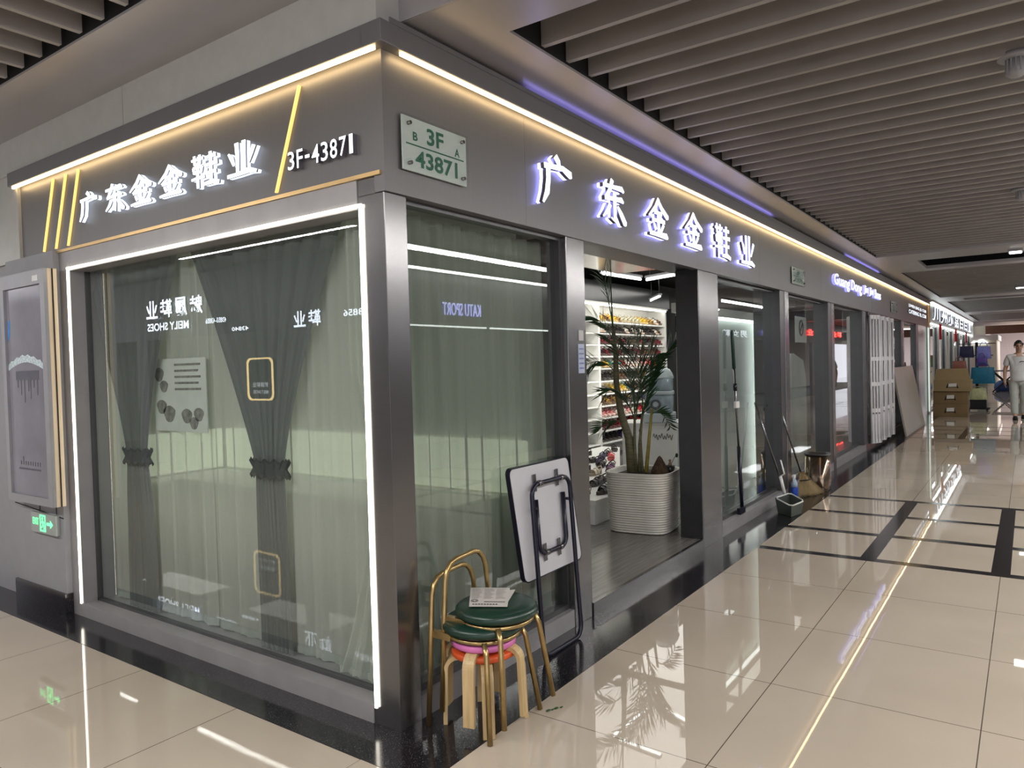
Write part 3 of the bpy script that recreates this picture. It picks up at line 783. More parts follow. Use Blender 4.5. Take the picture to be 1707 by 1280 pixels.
pp.build('poster', mat('violet_grey_poster', (0.25, 0.245, 0.29), 0.10, noise=0.10, nscale=4), t, world=True)
dk = mat('poster_dark_ink', (0.06, 0.06, 0.08), 0.4, noise=0.2)
b = MB(); zf = lambda a, c: (a, c)
b.prism([(0.16, 0.80), (0.50, 0.80), (0.50, 0.86), (0.16, 0.86)], 0.006, 0.0075, pl)
for i, u in enumerate((0.18, 0.23, 0.28, 0.34, 0.37, 0.42, 0.47)):
    b.prism([(u, 0.80-0.05-0.12*((i*37) % 5)/5), (u+0.008, 0.80-0.05-0.12*((i*37) % 5)/5), (u+0.012, 0.80), (u-0.004, 0.80)], 0.006, 0.0075, pl)
for i in range(9): b.prism([(0.18+i*0.035, 0.245), (0.19+i*0.035, 0.245), (0.19+i*0.035, 0.27+0.03*(i == 1)), (0.18+i*0.035, 0.27+0.03*(i == 1))], 0.006, 0.0075, pl)
b.prism([(0.15, 0.215), (0.47, 0.215), (0.47, 0.225), (0.15, 0.225)], 0.006, 0.0075, pl)
b.build('dark_print', dk, t, world=True)
b = MB(); b.prism([(0.05+0.52*i/12, 0.865+0.05*math.sin(PI*i/12)) for i in range(13)]+[(0.57-0.52*i/12, 0.90+0.055*math.sin(PI*(1-i/12))+0.012*(i % 2)) for i in range(13)], 0.006, 0.0075, pl)
b.build('pale_print', mat('poster_pale_ink', (0.55, 0.66, 0.70), 0.3, noise=0.4, nscale=60), t, world=True)
b = MB(); b.prism([(0.055, 1.06), (0.085, 1.09), (0.10, 1.20), (0.072, 1.19)], 0.006, 0.0075, pl)
b.build('blue_sticker', mat('bright_blue', (0.05, 0.30, 0.85), 0.3, noise=0.1), t, world=True)
b = MB(); b.prism([(0.50, 1.42), (0.58, 1.42), (0.58, 1.455), (0.50, 1.455)], 0.022, 0.024, pl); b.build('label', M['white'], t, world=True)

t = thing('exit_sign', 'green lit EXIT sign with running figure low on the white column', 'exit sign', (-0.06, 3.12, 0.52))
pl = on_left(-0.036, 3.30, 0.50)
MB().prism([(0.0, 0), (0.36, 0), (0.36, 0.13), (0, 0.13)], 0.0, 0.025, pl).build('plate', mat('grey_green_plate', (0.36, 0.40, 0.38), 0.25, 0.2), t, world=True)
gl = glow('exit_green', (0.12, 1.0, 0.30), 1.5)
text_mesh('lettering', 'EXIT', 0.085, 0.045, 0.0, lambda u, v, n: pl(0.03+u, 0.05+v, 0.0265), gl, t, bold=0.02)
b = MB(); loop_prism(b, [(0.135, 0.012), (0.215, 0.012), (0.215, 0.12), (0.135, 0.12)], [(0.145, 0.022), (0.205, 0.022), (0.205, 0.11), (0.145, 0.11)], 0.025, 0.027, pl)
b.build('doorway_mark', gl, t, world=True)
b = MB()
b.prism([(0.172+0.010*math.cos(a), 0.096+0.010*math.sin(a)) for a in [2*PI*i/10 for i in range(10)]], 0.025, 0.027, pl)
for q in ([(0.168, 0.084), (0.184, 0.082), (0.186, 0.056), (0.172, 0.056)], [(0.166, 0.082), (0.152, 0.068), (0.156, 0.064), (0.172, 0.076)], [(0.184, 0.080), (0.198, 0.070), (0.196, 0.065), (0.182, 0.072)],
          [(0.172, 0.058), (0.160, 0.040), (0.150, 0.040), (0.150, 0.034), (0.164, 0.034), (0.180, 0.056)], [(0.178, 0.058), (0.190, 0.044), (0.186, 0.026), (0.193, 0.026), (0.198, 0.046), (0.186, 0.060)]):
    b.prism(q, 0.025, 0.027, pl)
b.build('running_figure', gl, t, world=True)
b = MB(); b.prism([(0.235, 0.058), (0.285, 0.058), (0.285, 0.042), (0.320, 0.067), (0.285, 0.092), (0.285, 0.076), (0.235, 0.076)], 0.025, 0.027, pl); b.build('arrow', gl, t, world=True)

# ================================================================== INSIDE THE SHOP
M['dark_green_leaf'] = mat('dark_palm_leaf', (0.028, 0.080, 0.026), 0.45, noise=0.35, nscale=9)
M['trunk'] = mat('palm_stem', (0.13, 0.12, 0.065), 0.6, noise=0.3, nscale=14, stretch=(1, 1, 6))
M['yellowstem'] = mat('yellow_green_stem', (0.33, 0.28, 0.06), 0.5, noise=0.25)
M['soil'] = mat('dark_soil', (0.035, 0.025, 0.018), 0.95, noise=0.5, nscale=40, bump=0.5)
M['leather'] = None
# polished door head
struct(MB().box(1.64, 3.46, 0.05, 0.72, 2.262, 2.50), 'trim_11', mat('polished_brown_steel', (0.55, 0.50, 0.47), 0.10, 0.95, noise=0.04))
# back wall dressing: dark glossy strip above the shelf, dark column right of it
struct(MB().box(4.2, 9.95, 3.02, 3.36, 2.42, 2.72), 'wall_back.001', mat('glossy_charcoal_panel', (0.10, 0.105, 0.11), 0.15, 0.2, noise=0.04))
struct(MB().box(4.2, 9.95, 3.20, 3.36, 2.72, 2.90), 'wall_back.002', M['black'])
struct(MB().box(9.82, 9.92, 2.90, 3.02, 0.08, 2.42), 'trim_12', M['black'])
struct(MB().box(9.92, 12.0, 3.30, 3.37, 0.08, 2.0), 'wall_back.003', mat('pale_grey_tile', (0.36, 0.35, 0.34), 0.35, noise=0.08))
struct(MB().box(9.92, 10.4, 2.7, 3.0, 2.02, 2.30), 'trim_13', M['darkmetal'])

# shoe rack
rack_z = [2.125, 1.955, 1.785, 1.615, 1.435, 1.25, 1.06, 0.88, 0.70, 0.51, 0.33]
t = thing('shoe_rack', 'white wall rack with eleven lit shelves of sandals at the back of the shop', 'shoe rack', (7.0, 3.15, 0.08))
MB().box(4.3, 9.75, 3.33, 3.36, 0.08, 2.40).build('back_panel', M['white'], t, world=True)
for x in (4.30, 7.30, 9.70): MB().box(x-0.025, x+0.025, 2.99, 3.33, 0.08, 2.38).build('upright', M['white'], t, world=True)
for z in rack_z: MB().box(4.33, 9.68, 3.0, 3.33, z-0.016, z, ).build('shelf', M['white'], t, world=True)
MB().box(4.3, 9.75, 2.97, 3.34, 2.385, 2.41).build('top', M['white'], t, world=True)
MB().box(4.33, 9.72, 2.985, 3.01, 2.362, 2.385).build('light_line', glow('rack_led', (1.0, 0.98, 0.90), 4), t, world=True)
for zz in (1.787, 1.252, 0.70):
    d = bpy.data.lights.new('rack_lamp', 'AREA'); d.shape = 'RECTANGLE'; d.size = 5.0; d.size_y = 0.05; d.energy = 8; d.color = (1, 0.97, 0.86)
    o = bpy.data.objects.new('rack_lamp', d); COL.objects.link(o); o.location = (7.0, 2.72, zz+0.45); o.rotation_euler = V((0, 0.8, -0.45)).to_track_quat('-Z', 'Y').to_euler()

def sandal_meshes(key, col, col2):
    sole = MB(); n = 18
    ol = []
    for i in range(n):
        a = 2*PI*i/n; x = 0.125*math.cos(a); w = 0.036+0.010*(x/0.125) if x > -0.02 else 0.030
        ol.append((x, w*math.sin(a)*(1-0.25*(x < -0.06 and abs(math.sin(a)) > .8))))
    def hz(x): return 0.012+0.030*max(0, -x/0.125)
    top = [sole.bm.verts.new((x, y, hz(x)+0.016)) for x, y in ol]; bot = [sole.bm.verts.new((x, y, max(0.0, hz(x)-0.012) if x > -0.04 else 0)) for x, y in ol]
    sole.bm.faces.new(top); sole.bm.faces.new(bot[::-1])
    for i in range(n): sole.bm.faces.new([top[i], bot[i], bot[(i+1) % n], top[(i+1) % n]])
    m1 = mat('sandal_sole_'+key, col2, 0.6, noise=0.15); m2 = mat('sandal_strap_'+key, col, 0.4, noise=0.25, nscale=60)
    so_ = sole.build('sole', m1)
    st = MB()
    for xc, wd, hh in ((0.045, 0.028, 0.048), (-0.005, 0.020, 0.056)):
        st.ribbon([(xc, 0.042*math.cos(PI*k/8), 0.016+hh*math.sin(PI*k/8)) for k in range(9)], wd/2*1.4, 0.003, (1, 0, 0))
    st.ribbon([(-0.01, 0.036, 0.03), (-0.07, 0.040, 0.06), (-0.115, 0.0, 0.085), (-0.07, -0.040, 0.06), (-0.01, -0.036, 0.03)], 0.006, 0.003, (0, 0, 1))
    sp = st.build('straps', m2)
    ms, mp = so_.data, sp.data
    bpy.data.objects.remove(so_); bpy.data.objects.remove(sp)
    return ms, mp
SK = dict(yellow=((0.75, 0.50, 0.06), (0.55, 0.40, 0.15)), silver=((0.62, 0.58, 0.45), (0.40, 0.34, 0.22)), black=((0.03, 0.025, 0.025), (0.06, 0.05, 0.045)), brown=((0.16, 0.08, 0.04), (0.10, 0.06, 0.04)),
          maroon=((0.20, 0.02, 0.03), (0.10, 0.03, 0.03)), red=((0.75, 0.06, 0.08), (0.45, 0.08, 0.07)), pink=((0.85, 0.30, 0.32), (0.70, 0.45, 0.40)), white=((0.75, 0.72, 0.68), (0.55, 0.42, 0.35)),
          gold=((0.45, 0.28, 0.08), (0.20, 0.12, 0.05)), green=((0.05, 0.20, 0.16), (0.10, 0.09, 0.08)), navy=((0.05, 0.05, 0.14), (0.05, 0.04, 0.05)), purple=((0.25, 0.10, 0.22), (0.12, 0.06, 0.10)), beige=((0.60, 0.52, 0.42), (0.30, 0.24, 0.18)))
SM = {k: sandal_meshes(k, *v) for k, v in SK.items()}
def sandal(k, loc, rz, label, group, tilt=0.0, s=1.0):
    t = thing('sandal', label, 'sandal', loc, 0, group)
    t.rotation_euler = (0, tilt, rz); t.scale = (s, s, s)
    for nm, me in zip(('sole', 'straps'), SM[k]):
        o = bpy.data.objects.new(nm, me); COL.objects.link(o); o.parent = t
    return t
ROWS = [('yellow', 'brown yellow gold silver silver yellow gold white'), ('black and white', 'white black black white black brown'), ('dark red', 'maroon maroon brown black maroon'), ('maroon and black', 'maroon black maroon brown'),
        ('pink and red', 'yellow white green red white pink red pink'), ('black and brown', 'black brown black gold black'), ('yellow and dark', 'beige yellow yellow green black brown black maroon'), ('gold brown', 'gold brown gold black navy maroon'),
        ('red and white striped', 'pink pink white pink white red white red pink'), ('deep red', 'maroon maroon red maroon black'), ('black', 'black black navy black')]
place_word = ['topmost', 'second highest', 'third', 'fourth', 'fifth', 'sixth', 'seventh', 'eighth', 'ninth', 'tenth', 'lowest']
rs_ = random.Random(11)
for ri, z in enumerate(rack_z):
    cols = ROWS[ri][1].split()
    for i in range(17):
        k = cols[(i*len(cols)//17+rs_.choice((0, 0, 0, 1))) % len(cols)]
        if i*0.14 > 1.7 and ri > 8 and False: continue
        sandal(k, (7.42+i*0.136, 3.125+rs_.uniform(-.01, .01), z+0.048), -PI/2+rs_.uniform(-.08, .08), 'one of the %s sandals on the %s shelf of the white rack' % (ROWS[ri][0], place_word[ri]), 'sandals on the %s shelf of the rack' % place_word[ri], tilt=0.35, s=0.88)

# low white display platform with sandals
t = thing('display_platform', 'low white platform with rows of sandals inside the doorway', 'display platform', (5.4, 1.9, 0.08))
b = MB(); b.prism([(3.50, 1.02), (3.95, 1.02), (7.25, 2.70), (7.25, 2.95), (6.2, 2.95), (3.50, 1.45)], 0.08, 0.26, lambda u, v, n: V((u, v, n))); b.build('base', M['white'], t, world=True)
b = MB(); b.prism([(3.48, 1.00), (3.96, 1.00), (7.28, 2.69), (7.28, 2.97), (6.19, 2.97), (3.48, 1.47)], 0.26, 0.30, lambda u, v, n: V((u, v, n))); b.build('top', M['white'], t, world=True)
SP = [(6.84, 2.55, 'black', 'black open sandal at the far end of the low platform'), (6.33, 2.40, 'black', 'black sandal just before the farthest one on the platform'), (5.98, 2.28, 'navy', 'dark blue strapped sandal two before the far platform end'),
      (5.67, 2.23, 'black', 'black sandal near the left jamb, halfway along the platform'), (5.48, 2.04, 'navy', 'navy sandal in the middle of the platform row'), (5.36, 1.95, 'black', 'black sandal right of the navy one on the platform'), (5.30, 1.80, 'black', 'black looped sandal beside the palm trunk'),
      (4.81, 1.73, 'beige', 'beige sandal on the platform beside the left jamb'), (5.02, 1.66, 'purple', 'purple pink sandal next to the beige one'), (4.70, 1.42, 'black', 'black sandal behind the planter rim on the platform'), (4.40, 1.44, 'black', 'black wide sandal in front of the beige one'),
      (4.18, 1.38, 'black', 'black sandal by the jamb, third from the platform front'), (3.95, 1.16, 'black', 'black thong sandal close to the planter'), (3.66, 1.20, 'brown', 'dark brown sandal at the front corner of the platform'), (3.85, 1.10, 'black', 'black sandal right against the planter at the platform front'), (6.0, 2.16, 'red', 'red sandal on the right edge of the platform beyond the palm')]
for x, y, k in ((4.15, 1.60, 'black'), (4.55, 1.72, 'black'), (4.98, 1.98, 'navy'), (5.25, 2.20, 'black'), (5.75, 2.48, 'black'), (6.2, 2.66, 'black')): SP.append((x, y, k, 'dark sandal in the crowded back row of the low platform'))
for x, y, k, lb in SP: sandal(k, (x, y, 0.301), rs_.uniform(2.6, 3.8), lb, 'sandals on the low platform')

# zigzag tubes
Zt = [((4.66, 1.52, 2.45), (4.60, 0.95, 2.45), 'short white tube lamp over the doorway pointing away from the zigzag'), ((4.70, 1.52, 2.45), (5.50, 1.47, 2.45), 'long white tube of the hanging zigzag lamp in the doorway'), ((5.60, 1.44, 2.45), (5.36, 0.90, 2.45), 'right tube of the hanging zigzag lamp beside the dark jamb')]
for a, b_, lb in Zt:
    tt = tube_lamp(a, b_, lb, 0.015, 'led_cool', 'zigzag tube lamps in the shop')
tube_lamp((8.25, 2.6, 2.45), (7.7, 2.2, 2.45), 'small far glowing tube standing in for a reflection above the shoe rack', 0.012, 'led_cool', 'zigzag tube lamps in the shop')  # tube added in place of a reflection on the glossy panel

# cabinet and water purifier
t = thing('white_cabinet', 'white cabinet under the water purifier behind the palm', 'cabinet', (5.0, 1.08, 0.08), 0.3)
MB().box(-0.20, 0.30, -0.22, 0.34, 0.0, 0.78, bev=0.006).build('body', M['white'], t)
MB().box(-0.215, 0.31, -0.23, 0.35, 0.78, 0.80).build('top', M['white'], t)
MB().box(-0.206, -0.201, -0.18, 0.20, 0.04, 0.74).build('door', M['white'], t)
b = MB()
pts = [V((-0.2085, 0.02-0.20*i/40, 0.66+0.025*math.sin(i*1.15)+0.012*math.sin(i*0.47))) for i in range(41)]
b.tube(pts, 0.0022, 5, cap=False); b.build('script_print', M['black'], t)
t = thing('water_purifier', 'domed bluish water purifier with two clear tanks on the white cabinet', 'water purifier', (4.93, 1.02, 0.882), 0.3)
pb = mat('pale_blue_plastic', (0.50, 0.56, 0.60), 0.3, noise=0.03); tk = mat('blue_grey_clear_tank', (0.30, 0.36, 0.42), 0.12, 0.0, noise=0.25, nscale=7)
MB().box(-0.155, 0.155, -0.155, 0.155, 0.0, 0.10, bev=0.012).build('base', pb, t)
MB().lathe([(0.125, 0.10), (0.142, 0.12), (0.145, 0.26), (0.138, 0.285)], 26, power=4).build('lower_tank', tk, t)
MB().lathe([(0.146, 0.285), (0.150, 0.295), (0.150, 0.315), (0.146, 0.325)], 26, power=4).build('divider', pb, t)
MB().lathe([(0.136, 0.325), (0.142, 0.34), (0.142, 0.44), (0.138, 0.45)], 26, power=4).build('upper_tank', tk, t)
MB().lathe([(0.150, 0.45), (0.152, 0.465), (0.138, 0.505), (0.112, 0.545), (0.075, 0.562), (0.07, 0.565)], 26).build('lid', pb, t)
MB().lathe([(0.075, 0.565), (0.078, 0.575), (0.02, 0.58)], 20).build('cap', mat('dark_green_cap', (0.05, 0.08, 0.07), 0.4), t)
b = MB(); b.tube([V((-0.165, 0.02+0.045*math.cos(a), 0.19+0.045*math.sin(a))) for a in [2*PI*i/20 for i in range(20)]], 0.008, 6, closed=True); b.build('dial_ring', M['frame'], t)
MB().tube([(-0.145, 0.02, 0.19), (-0.168, 0.02, 0.19)], 0.026, 12).build('dial', pb, t)
MB().lathe([(0.05, 0.335), (0.055, 0.36), (0.035, 0.40), (0.01, 0.42)], 14, c=(-0.095, 0.0, 0)).build('filter_dome', mat('green_filter', (0.12, 0.24, 0.18), 0.4), t)

# palm in ribbed planter
t = thing('potted_palm', 'tall palm in a white ribbed planter standing inside the doorway', 'potted plant', (3.62, 0.60, 0.08))
prof = []
for i in range(25):
    z = 0.02*i; r = 0.258+0.026*(i/24)
    prof += [(r-0.013, z), (r+0.003, z+0.006), (r+0.003, z+0.012), (r-0.013, z+0.0185)]
prof += [(0.290, 0.50), (0.275, 0.505), (0.262, 0.49), (0.258, 0.46), (0.01, 0.455)]
pot = MB().lathe(prof, 56, (0, 0, 0), power=4.2)
bmesh.ops.rotate(pot.bm, verts=pot.bm.verts[:], cent=(0, 0, 0), matrix=Matrix.Rotation(0.12, 3, 'Z'))
pot.build('pot', mat('white_ribbed_clay', (0.68, 0.66, 0.60), 0.55, noise=0.06), t)
so2 = MB().lathe([(0.255, 0.457), (0.2, 0.475), (0.1, 0.48), (0.01, 0.485)], 28, power=4.0); so2.build('soil', M['soil'], t)
FR = {'trunk':[(3.60,0.70,0.54),(3.60,0.72,0.85),(3.60,0.79,1.06),(3.60,0.83,1.32),(3.60,0.83,1.58),(3.60,0.85,1.82)],
'stem2':[(3.60,0.66,0.54),(3.60,0.67,0.80),(3.60,0.66,1.06)],
'stem3':[(3.60,0.63,0.54),(3.60,0.62,0.80),(3.60,0.59,1.06)],
'stem4':[(3.60,0.60,0.55),(3.60,0.61,0.86)],
'stem5':[(3.60,0.57,0.55),(3.60,0.53,0.86),(3.60,0.50,1.11)],
'F1':[(3.60,0.85,1.82),(3.60,0.88,2.22),(3.60,0.96,2.44),(3.60,1.05,2.58)],
'F2':[(3.60,0.84,1.69),(3.60,0.91,1.88),(3.60,1.00,1.96),(3.60,1.12,1.91)],
'F3':[(3.60,0.59,1.06),(3.60,0.50,1.42),(3.60,0.40,1.65),(3.60,0.21,1.78)],
'F4':[(3.60,0.66,1.06),(3.60,0.61,1.37),(3.60,0.66,1.60),(3.60,0.76,1.73)],
'F5':[(3.60,0.59,1.06),(3.60,0.53,1.32),(3.60,0.60,1.55),(3.60,0.63,1.66)],
'F6':[(3.60,0.84,1.43),(3.60,0.93,1.55),(3.60,1.02,1.55),(3.60,1.12,1.46)],
'F7':[(3.60,0.66,1.01),(3.60,0.70,1.22),(3.60,0.76,1.32),(3.60,0.84,1.27)],
'F8':[(3.60,0.77,0.98),(3.60,0.83,1.03),(3.60,0.91,1.00),(3.60,0.96,0.92)],
'F9':[(3.60,0.50,1.06),(3.60,0.47,1.12),(3.60,0.42,1.07),(3.60,0.38,0.95)],
'F10':[(3.60,0.62,0.91),(3.60,0.55,1.17),(3.60,0.50,1.36),(3.60,0.44,1.50)],
'F11':[(3.60,0.65,1.01),(3.60,0.63,1.27),(3.60,0.55,1.47),(3.60,0.47,1.57)],
'F12':[(3.60,0.85,1.82),(3.60,0.86,2.16),(3.60,0.85,2.48),(3.60,0.88,2.62)],
}
base = V((3.62, 0.60, 0.08))
for k, r0, r1, m in (('trunk', 0.042, 0.016, 'trunk'), ('stem2', 0.018, 0.010, 'trunk'), ('stem3', 0.018, 0.010, 'trunk'), ('stem4', 0.014, 0.008, 'trunk'), ('stem5', 0.018, 0.010, 'yellowstem')):
    pts = [V(p) for p in FR[k]]; n = len(pts)
    pts[0].z = 0.53
    MB().tube(pts, [r0+(r1-r0)*i/(n-1) for i in range(n)], 9).build('stem', M[m], t, world=True)
rf = random.Random(5)
def bez(p, u):
    k = len(p)-1; q = [v.copy() for v in p]
    for r in range(k):
        q = [q[i].lerp(q[i+1], u) for i in range(len(q)-1)]
    return q[0]
def frond(name, pts, ln, n, dx, seed, lift=0.05):
    pts = [V(p) for p in pts]
    for i, p in enumerate(pts): p.x += dx*i/3
    mb = MB(); N = 24
    cv = [bez(pts, i/N) for i in range(N+1)]
    mb.tube(cv, [0.006*(1-0.7*i/N) for i in range(N+1)], 5)
    rr = random.Random(seed)
    for i in range(n):
        u = 0.22+0.78*i/(n-1)
        c = bez(pts, u); d = (bez(pts, min(1, u+0.03))-bez(pts, max(0, u-0.03))).normalized()
        sd = d.cross(V((0.75, -0.6, 0.25))).normalized()
        L = ln*(0.55+0.75*math.sin(PI*min(1, u*0.9)))*rr.uniform(0.85, 1.1)
        for s in (1, -1):
            dr = (d*0.75+sd*s*0.8+V((rr.uniform(-.25, .25), rr.uniform(-.2, .2), lift))).normalized()
            w = dr.cross(V((0.7, -0.6, 0.3))).normalized()*0.0085
            p = [c, c+dr*L*0.45+V((0, 0, -0.01)), c+dr*L+V((0, 0, -0.16*L))]
            a = [mb.bm.verts.new(p[0]-w*0.4), mb.bm.verts.new(p[1]-w), mb.bm.verts.new(p[2])]
            b2 = [mb.bm.verts.new(p[0]+w*0.4), mb.bm.verts.new(p[1]+w)]
            mb.bm.faces.new([a[0], a[1], b2[1], b2[0]]); mb.bm.faces.new([a[1], a[2], b2[1]])
    mb.build('frond', M['dark_green_leaf'], t, world=True)
for i, (k, ln, n, dx) in enumerate((('F1', 0.26, 20, -0.1), ('F2', 0.20, 20, -0.15), ('F3', 0.14, 26, 0.15), ('F4', 0.24, 22, 0.25), ('F5', 0.24, 20, -0.2), ('F6', 0.15, 18, -0.1), ('F7', 0.18, 16, -0.2), ('F8', 0.14, 14, -0.1), ('F9', 0.12, 12, 0.1), ('F10', 0.15, 22, 0.0), ('F11', 0.22, 22, 0.05), ('F4', 0.20, 20, -0.3), ('F5', 0.20, 20, 0.3), ('F7', 0.2, 18, 0.3))):
    frond('frond', FR[k], ln, n, dx, i, 0.45 if k in ('F3', 'F10', 'F9') else 0.05)
MB().tube([V(p) for p in FR['F12']], [0.008, 0.006, 0.004, 0.003], 5).build('spear_leaf', M['dark_green_leaf'], t, world=True)
t = thing('seed_cone', 'brown fibrous cone lying in the planter at the right of the palm', 'seed cone', (3.60, 0.44, 0.545))
cone = MB().lathe([(0.045, 0), (0.075, 0.02), (0.07, 0.05), (0.045, 0.10), (0.018, 0.15), (0.004, 0.165)], 18); cone.build('husk', mat('brown_husk', (0.09, 0.055, 0.03), 0.9, noise=0.5, nscale=30, stretch=(3, 3, 0.5), bump=0.6), t)
t = thing('mini_pot', 'tiny dark pot with a small figurine on the planter edge', 'small pot', (3.70, 0.39, 0.55))
MB().lathe([(0.03, 0), (0.042, 0.07), (0.036, 0.07), (0.034, 0.06), (0.004, 0.058)], 16).build('pot', M['frame'], t)
fg = MB(); fg.ball((0, 0, 0.082), 0.016); fg.ball((0, 0, 0.110), 0.013); fg.build('figurine', mat('tan_clay', (0.45, 0.30, 0.18), 0.6), t)
fg = MB(); fg.tube([(0, 0, 0.06), (0.03, -0.02, 0.12), (0.06, -0.03, 0.15)], 0.003, 5); fg.ball((0.065, -0.035, 0.15), 0.02, 1, 0.5, 1); fg.build('sprout', M['dark_green_leaf'], t)
# notices on the steel post
t = thing('notice_sticker', 'bluish paper notices stuck on the steel post left of the doorway', 'notice', (1.565, 0.011, 1.44))
MB().box(1.535, 1.605, 0.009, 0.0115, 1.45, 1.62).build('sheet', mat('pale_blue_paper', (0.42, 0.47, 0.62), 0.5, noise=0.1), t, world=True)
b = MB()
for i in range(5): b.box(1.543, 1.597, 0.0082, 0.009, 1.475+i*0.028, 1.484+i*0.028)
b.build('print', mat('blue_print', (0.16, 0.20, 0.42), 0.5), t, world=True)
MB().box(1.545, 1.60, 0.009, 0.0115, 1.64, 1.70).build('small_sheet', mat('grey_paper', (0.5, 0.5, 0.52), 0.5), t, world=True)

# ================================================================== THINGS STANDING IN FRONT OF THE SHOP
M['goldtube'] = mat('brushed_gold_tube', (0.42, 0.30, 0.13), 0.28, 0.85, noise=0.12, nscale=20)
M['greenseat'] = mat('dark_green_vinyl', (0.008, 0.032, 0.021), 0.30, 0, noise=0.10, nscale=10)
M['plywood'] = mat('bent_birch_plywood', (0.55, 0.40, 0.20), 0.45, 0, noise=0.16, nscale=5, stretch=(14, 14, 1))
M['pinkseat'] = mat('pink_stool_paint', (0.60, 0.16, 0.40), 0.4, noise=0.05)
M['orangeseat'] = mat('orange_red_stool_paint', (0.62, 0.09, 0.02), 0.4, noise=0.05)
M['navytube'] = mat('navy_black_tube', (0.012, 0.012, 0.025), 0.3, 0.3, noise=0.1)
def arc(c, r, a0, a1, n, U, W): return [V(c)+V(U)*r*math.cos(a0+(a1-a0)*i/n)+V(W)*r*math.sin(a0+(a1-a0)*i/n) for i in range(n+1)]

def metal_stool(label, cx, cy, dz):
    t = thing('metal_stool', label, 'stool', (cx, cy, dz), 0)
    s = MB().lathe([(0.005, 0.385), (0.150, 0.385), (0.170, 0.392), (0.178, 0.405), (0.176, 0.420), (0.160, 0.433), (0.10, 0.438), (0.005, 0.440)], 40)
    s.build('seat', M['greenseat'], t)
    r = MB().tube([V((0.150*math.cos(2*PI*i/32), 0.150*math.sin(2*PI*i/32), 0.374)) for i in range(32)], 0.010, 8, closed=True); r.build('seat_ring', M['goldtube'], t)
    U, W = V((1, 0, 0)), V((0, 0, 1))
    rear = []
    pl_, pr_ = V((-0.190, 0.158, 0)), V((0.185, 0.158, 0))
    tl, tr = V((-0.125, 0.172, 0.545)), V((0.165, 0.172, 0.545))
    rear = [pl_, pl_.lerp(V((-0.150, 0.165, 0.40)), 1), V((-0.142, 0.168, 0.46)), V((-0.132, 0.171, 0.535)), V((-0.118, 0.173, 0.572)), V((-0.090, 0.174, 0.600)), V((-0.055, 0.174, 0.610))]
    rear += [V((0.070, 0.174, 0.618)), V((0.105, 0.174, 0.608)), V((0.135, 0.173, 0.580)), V((0.150, 0.170, 0.535)), V((0.158, 0.167, 0.44)), pr_]
    MB().tube(rear, 0.0115, 10).build('back_frame', M['goldtube'], t)
    for sx in (-1, 1):
        f = MB(); f.tube([(sx*0.128, -0.100, 0.378), (sx*0.140, -0.120, 0.33), (sx*0.182, -0.158, 0.0)], 0.0115, 10); f.build('leg', M['goldtube'], t)
    b = MB(); b.box(-0.152, -0.128, 0.06, 0.170, 0.362, 0.392); b.build('side_strap', M['goldtube'], t)
    b = MB(); b.box(0.130, 0.154, 0.06, 0.168, 0.362, 0.392); b.build('side_strap', M['goldtube'], t)
    return t
metal_stool('gold framed stool with dark green seat, lower of the nested pair', 0.300, -0.205, 0.002)
metal_stool('gold framed stool with dark green seat and flyers on it, topmost of the stack', 0.330, -0.255, 0.062)

def wood_stool(label, cx, cy, dz, rot, m):
    t = thing('wooden_stool', label, 'stool', (cx, cy, dz), rot)
    MB().lathe([(0.005, 0.288), (0.132, 0.288), (0.138, 0.293), (0.138, 0.309), (0.132, 0.314), (0.005, 0.314)], 40).build('seat', m, t)
    for k in range(4):
        d = V((math.cos(k*PI/2), math.sin(k*PI/2), 0)); sd = V((-d.y, d.x, 0))
        pts = [d*0.06+V((0, 0, 0.279)), d*0.115+V((0, 0, 0.279))]+arc(d*0.115+V((0, 0, 0.229)), 0.050, PI/2, 0.05, 7, d, V((0, 0, 1)))+[d*0.168+V((0, 0, 0.12)), d*0.172+V((0, 0, 0.0))]
        MB().ribbon(pts, 0.0245, 0.0085, sd).build('leg', M['plywood'], t)
    return t
wood_stool('orange topped bent plywood stool at the bottom of the stool stack', 0.285, -0.215, 0.002, 0.73, M['orangeseat'])
wood_stool('pink topped bent plywood stool stacked on the orange one', 0.285, -0.215, 0.046, 0.26, M['pinkseat'])

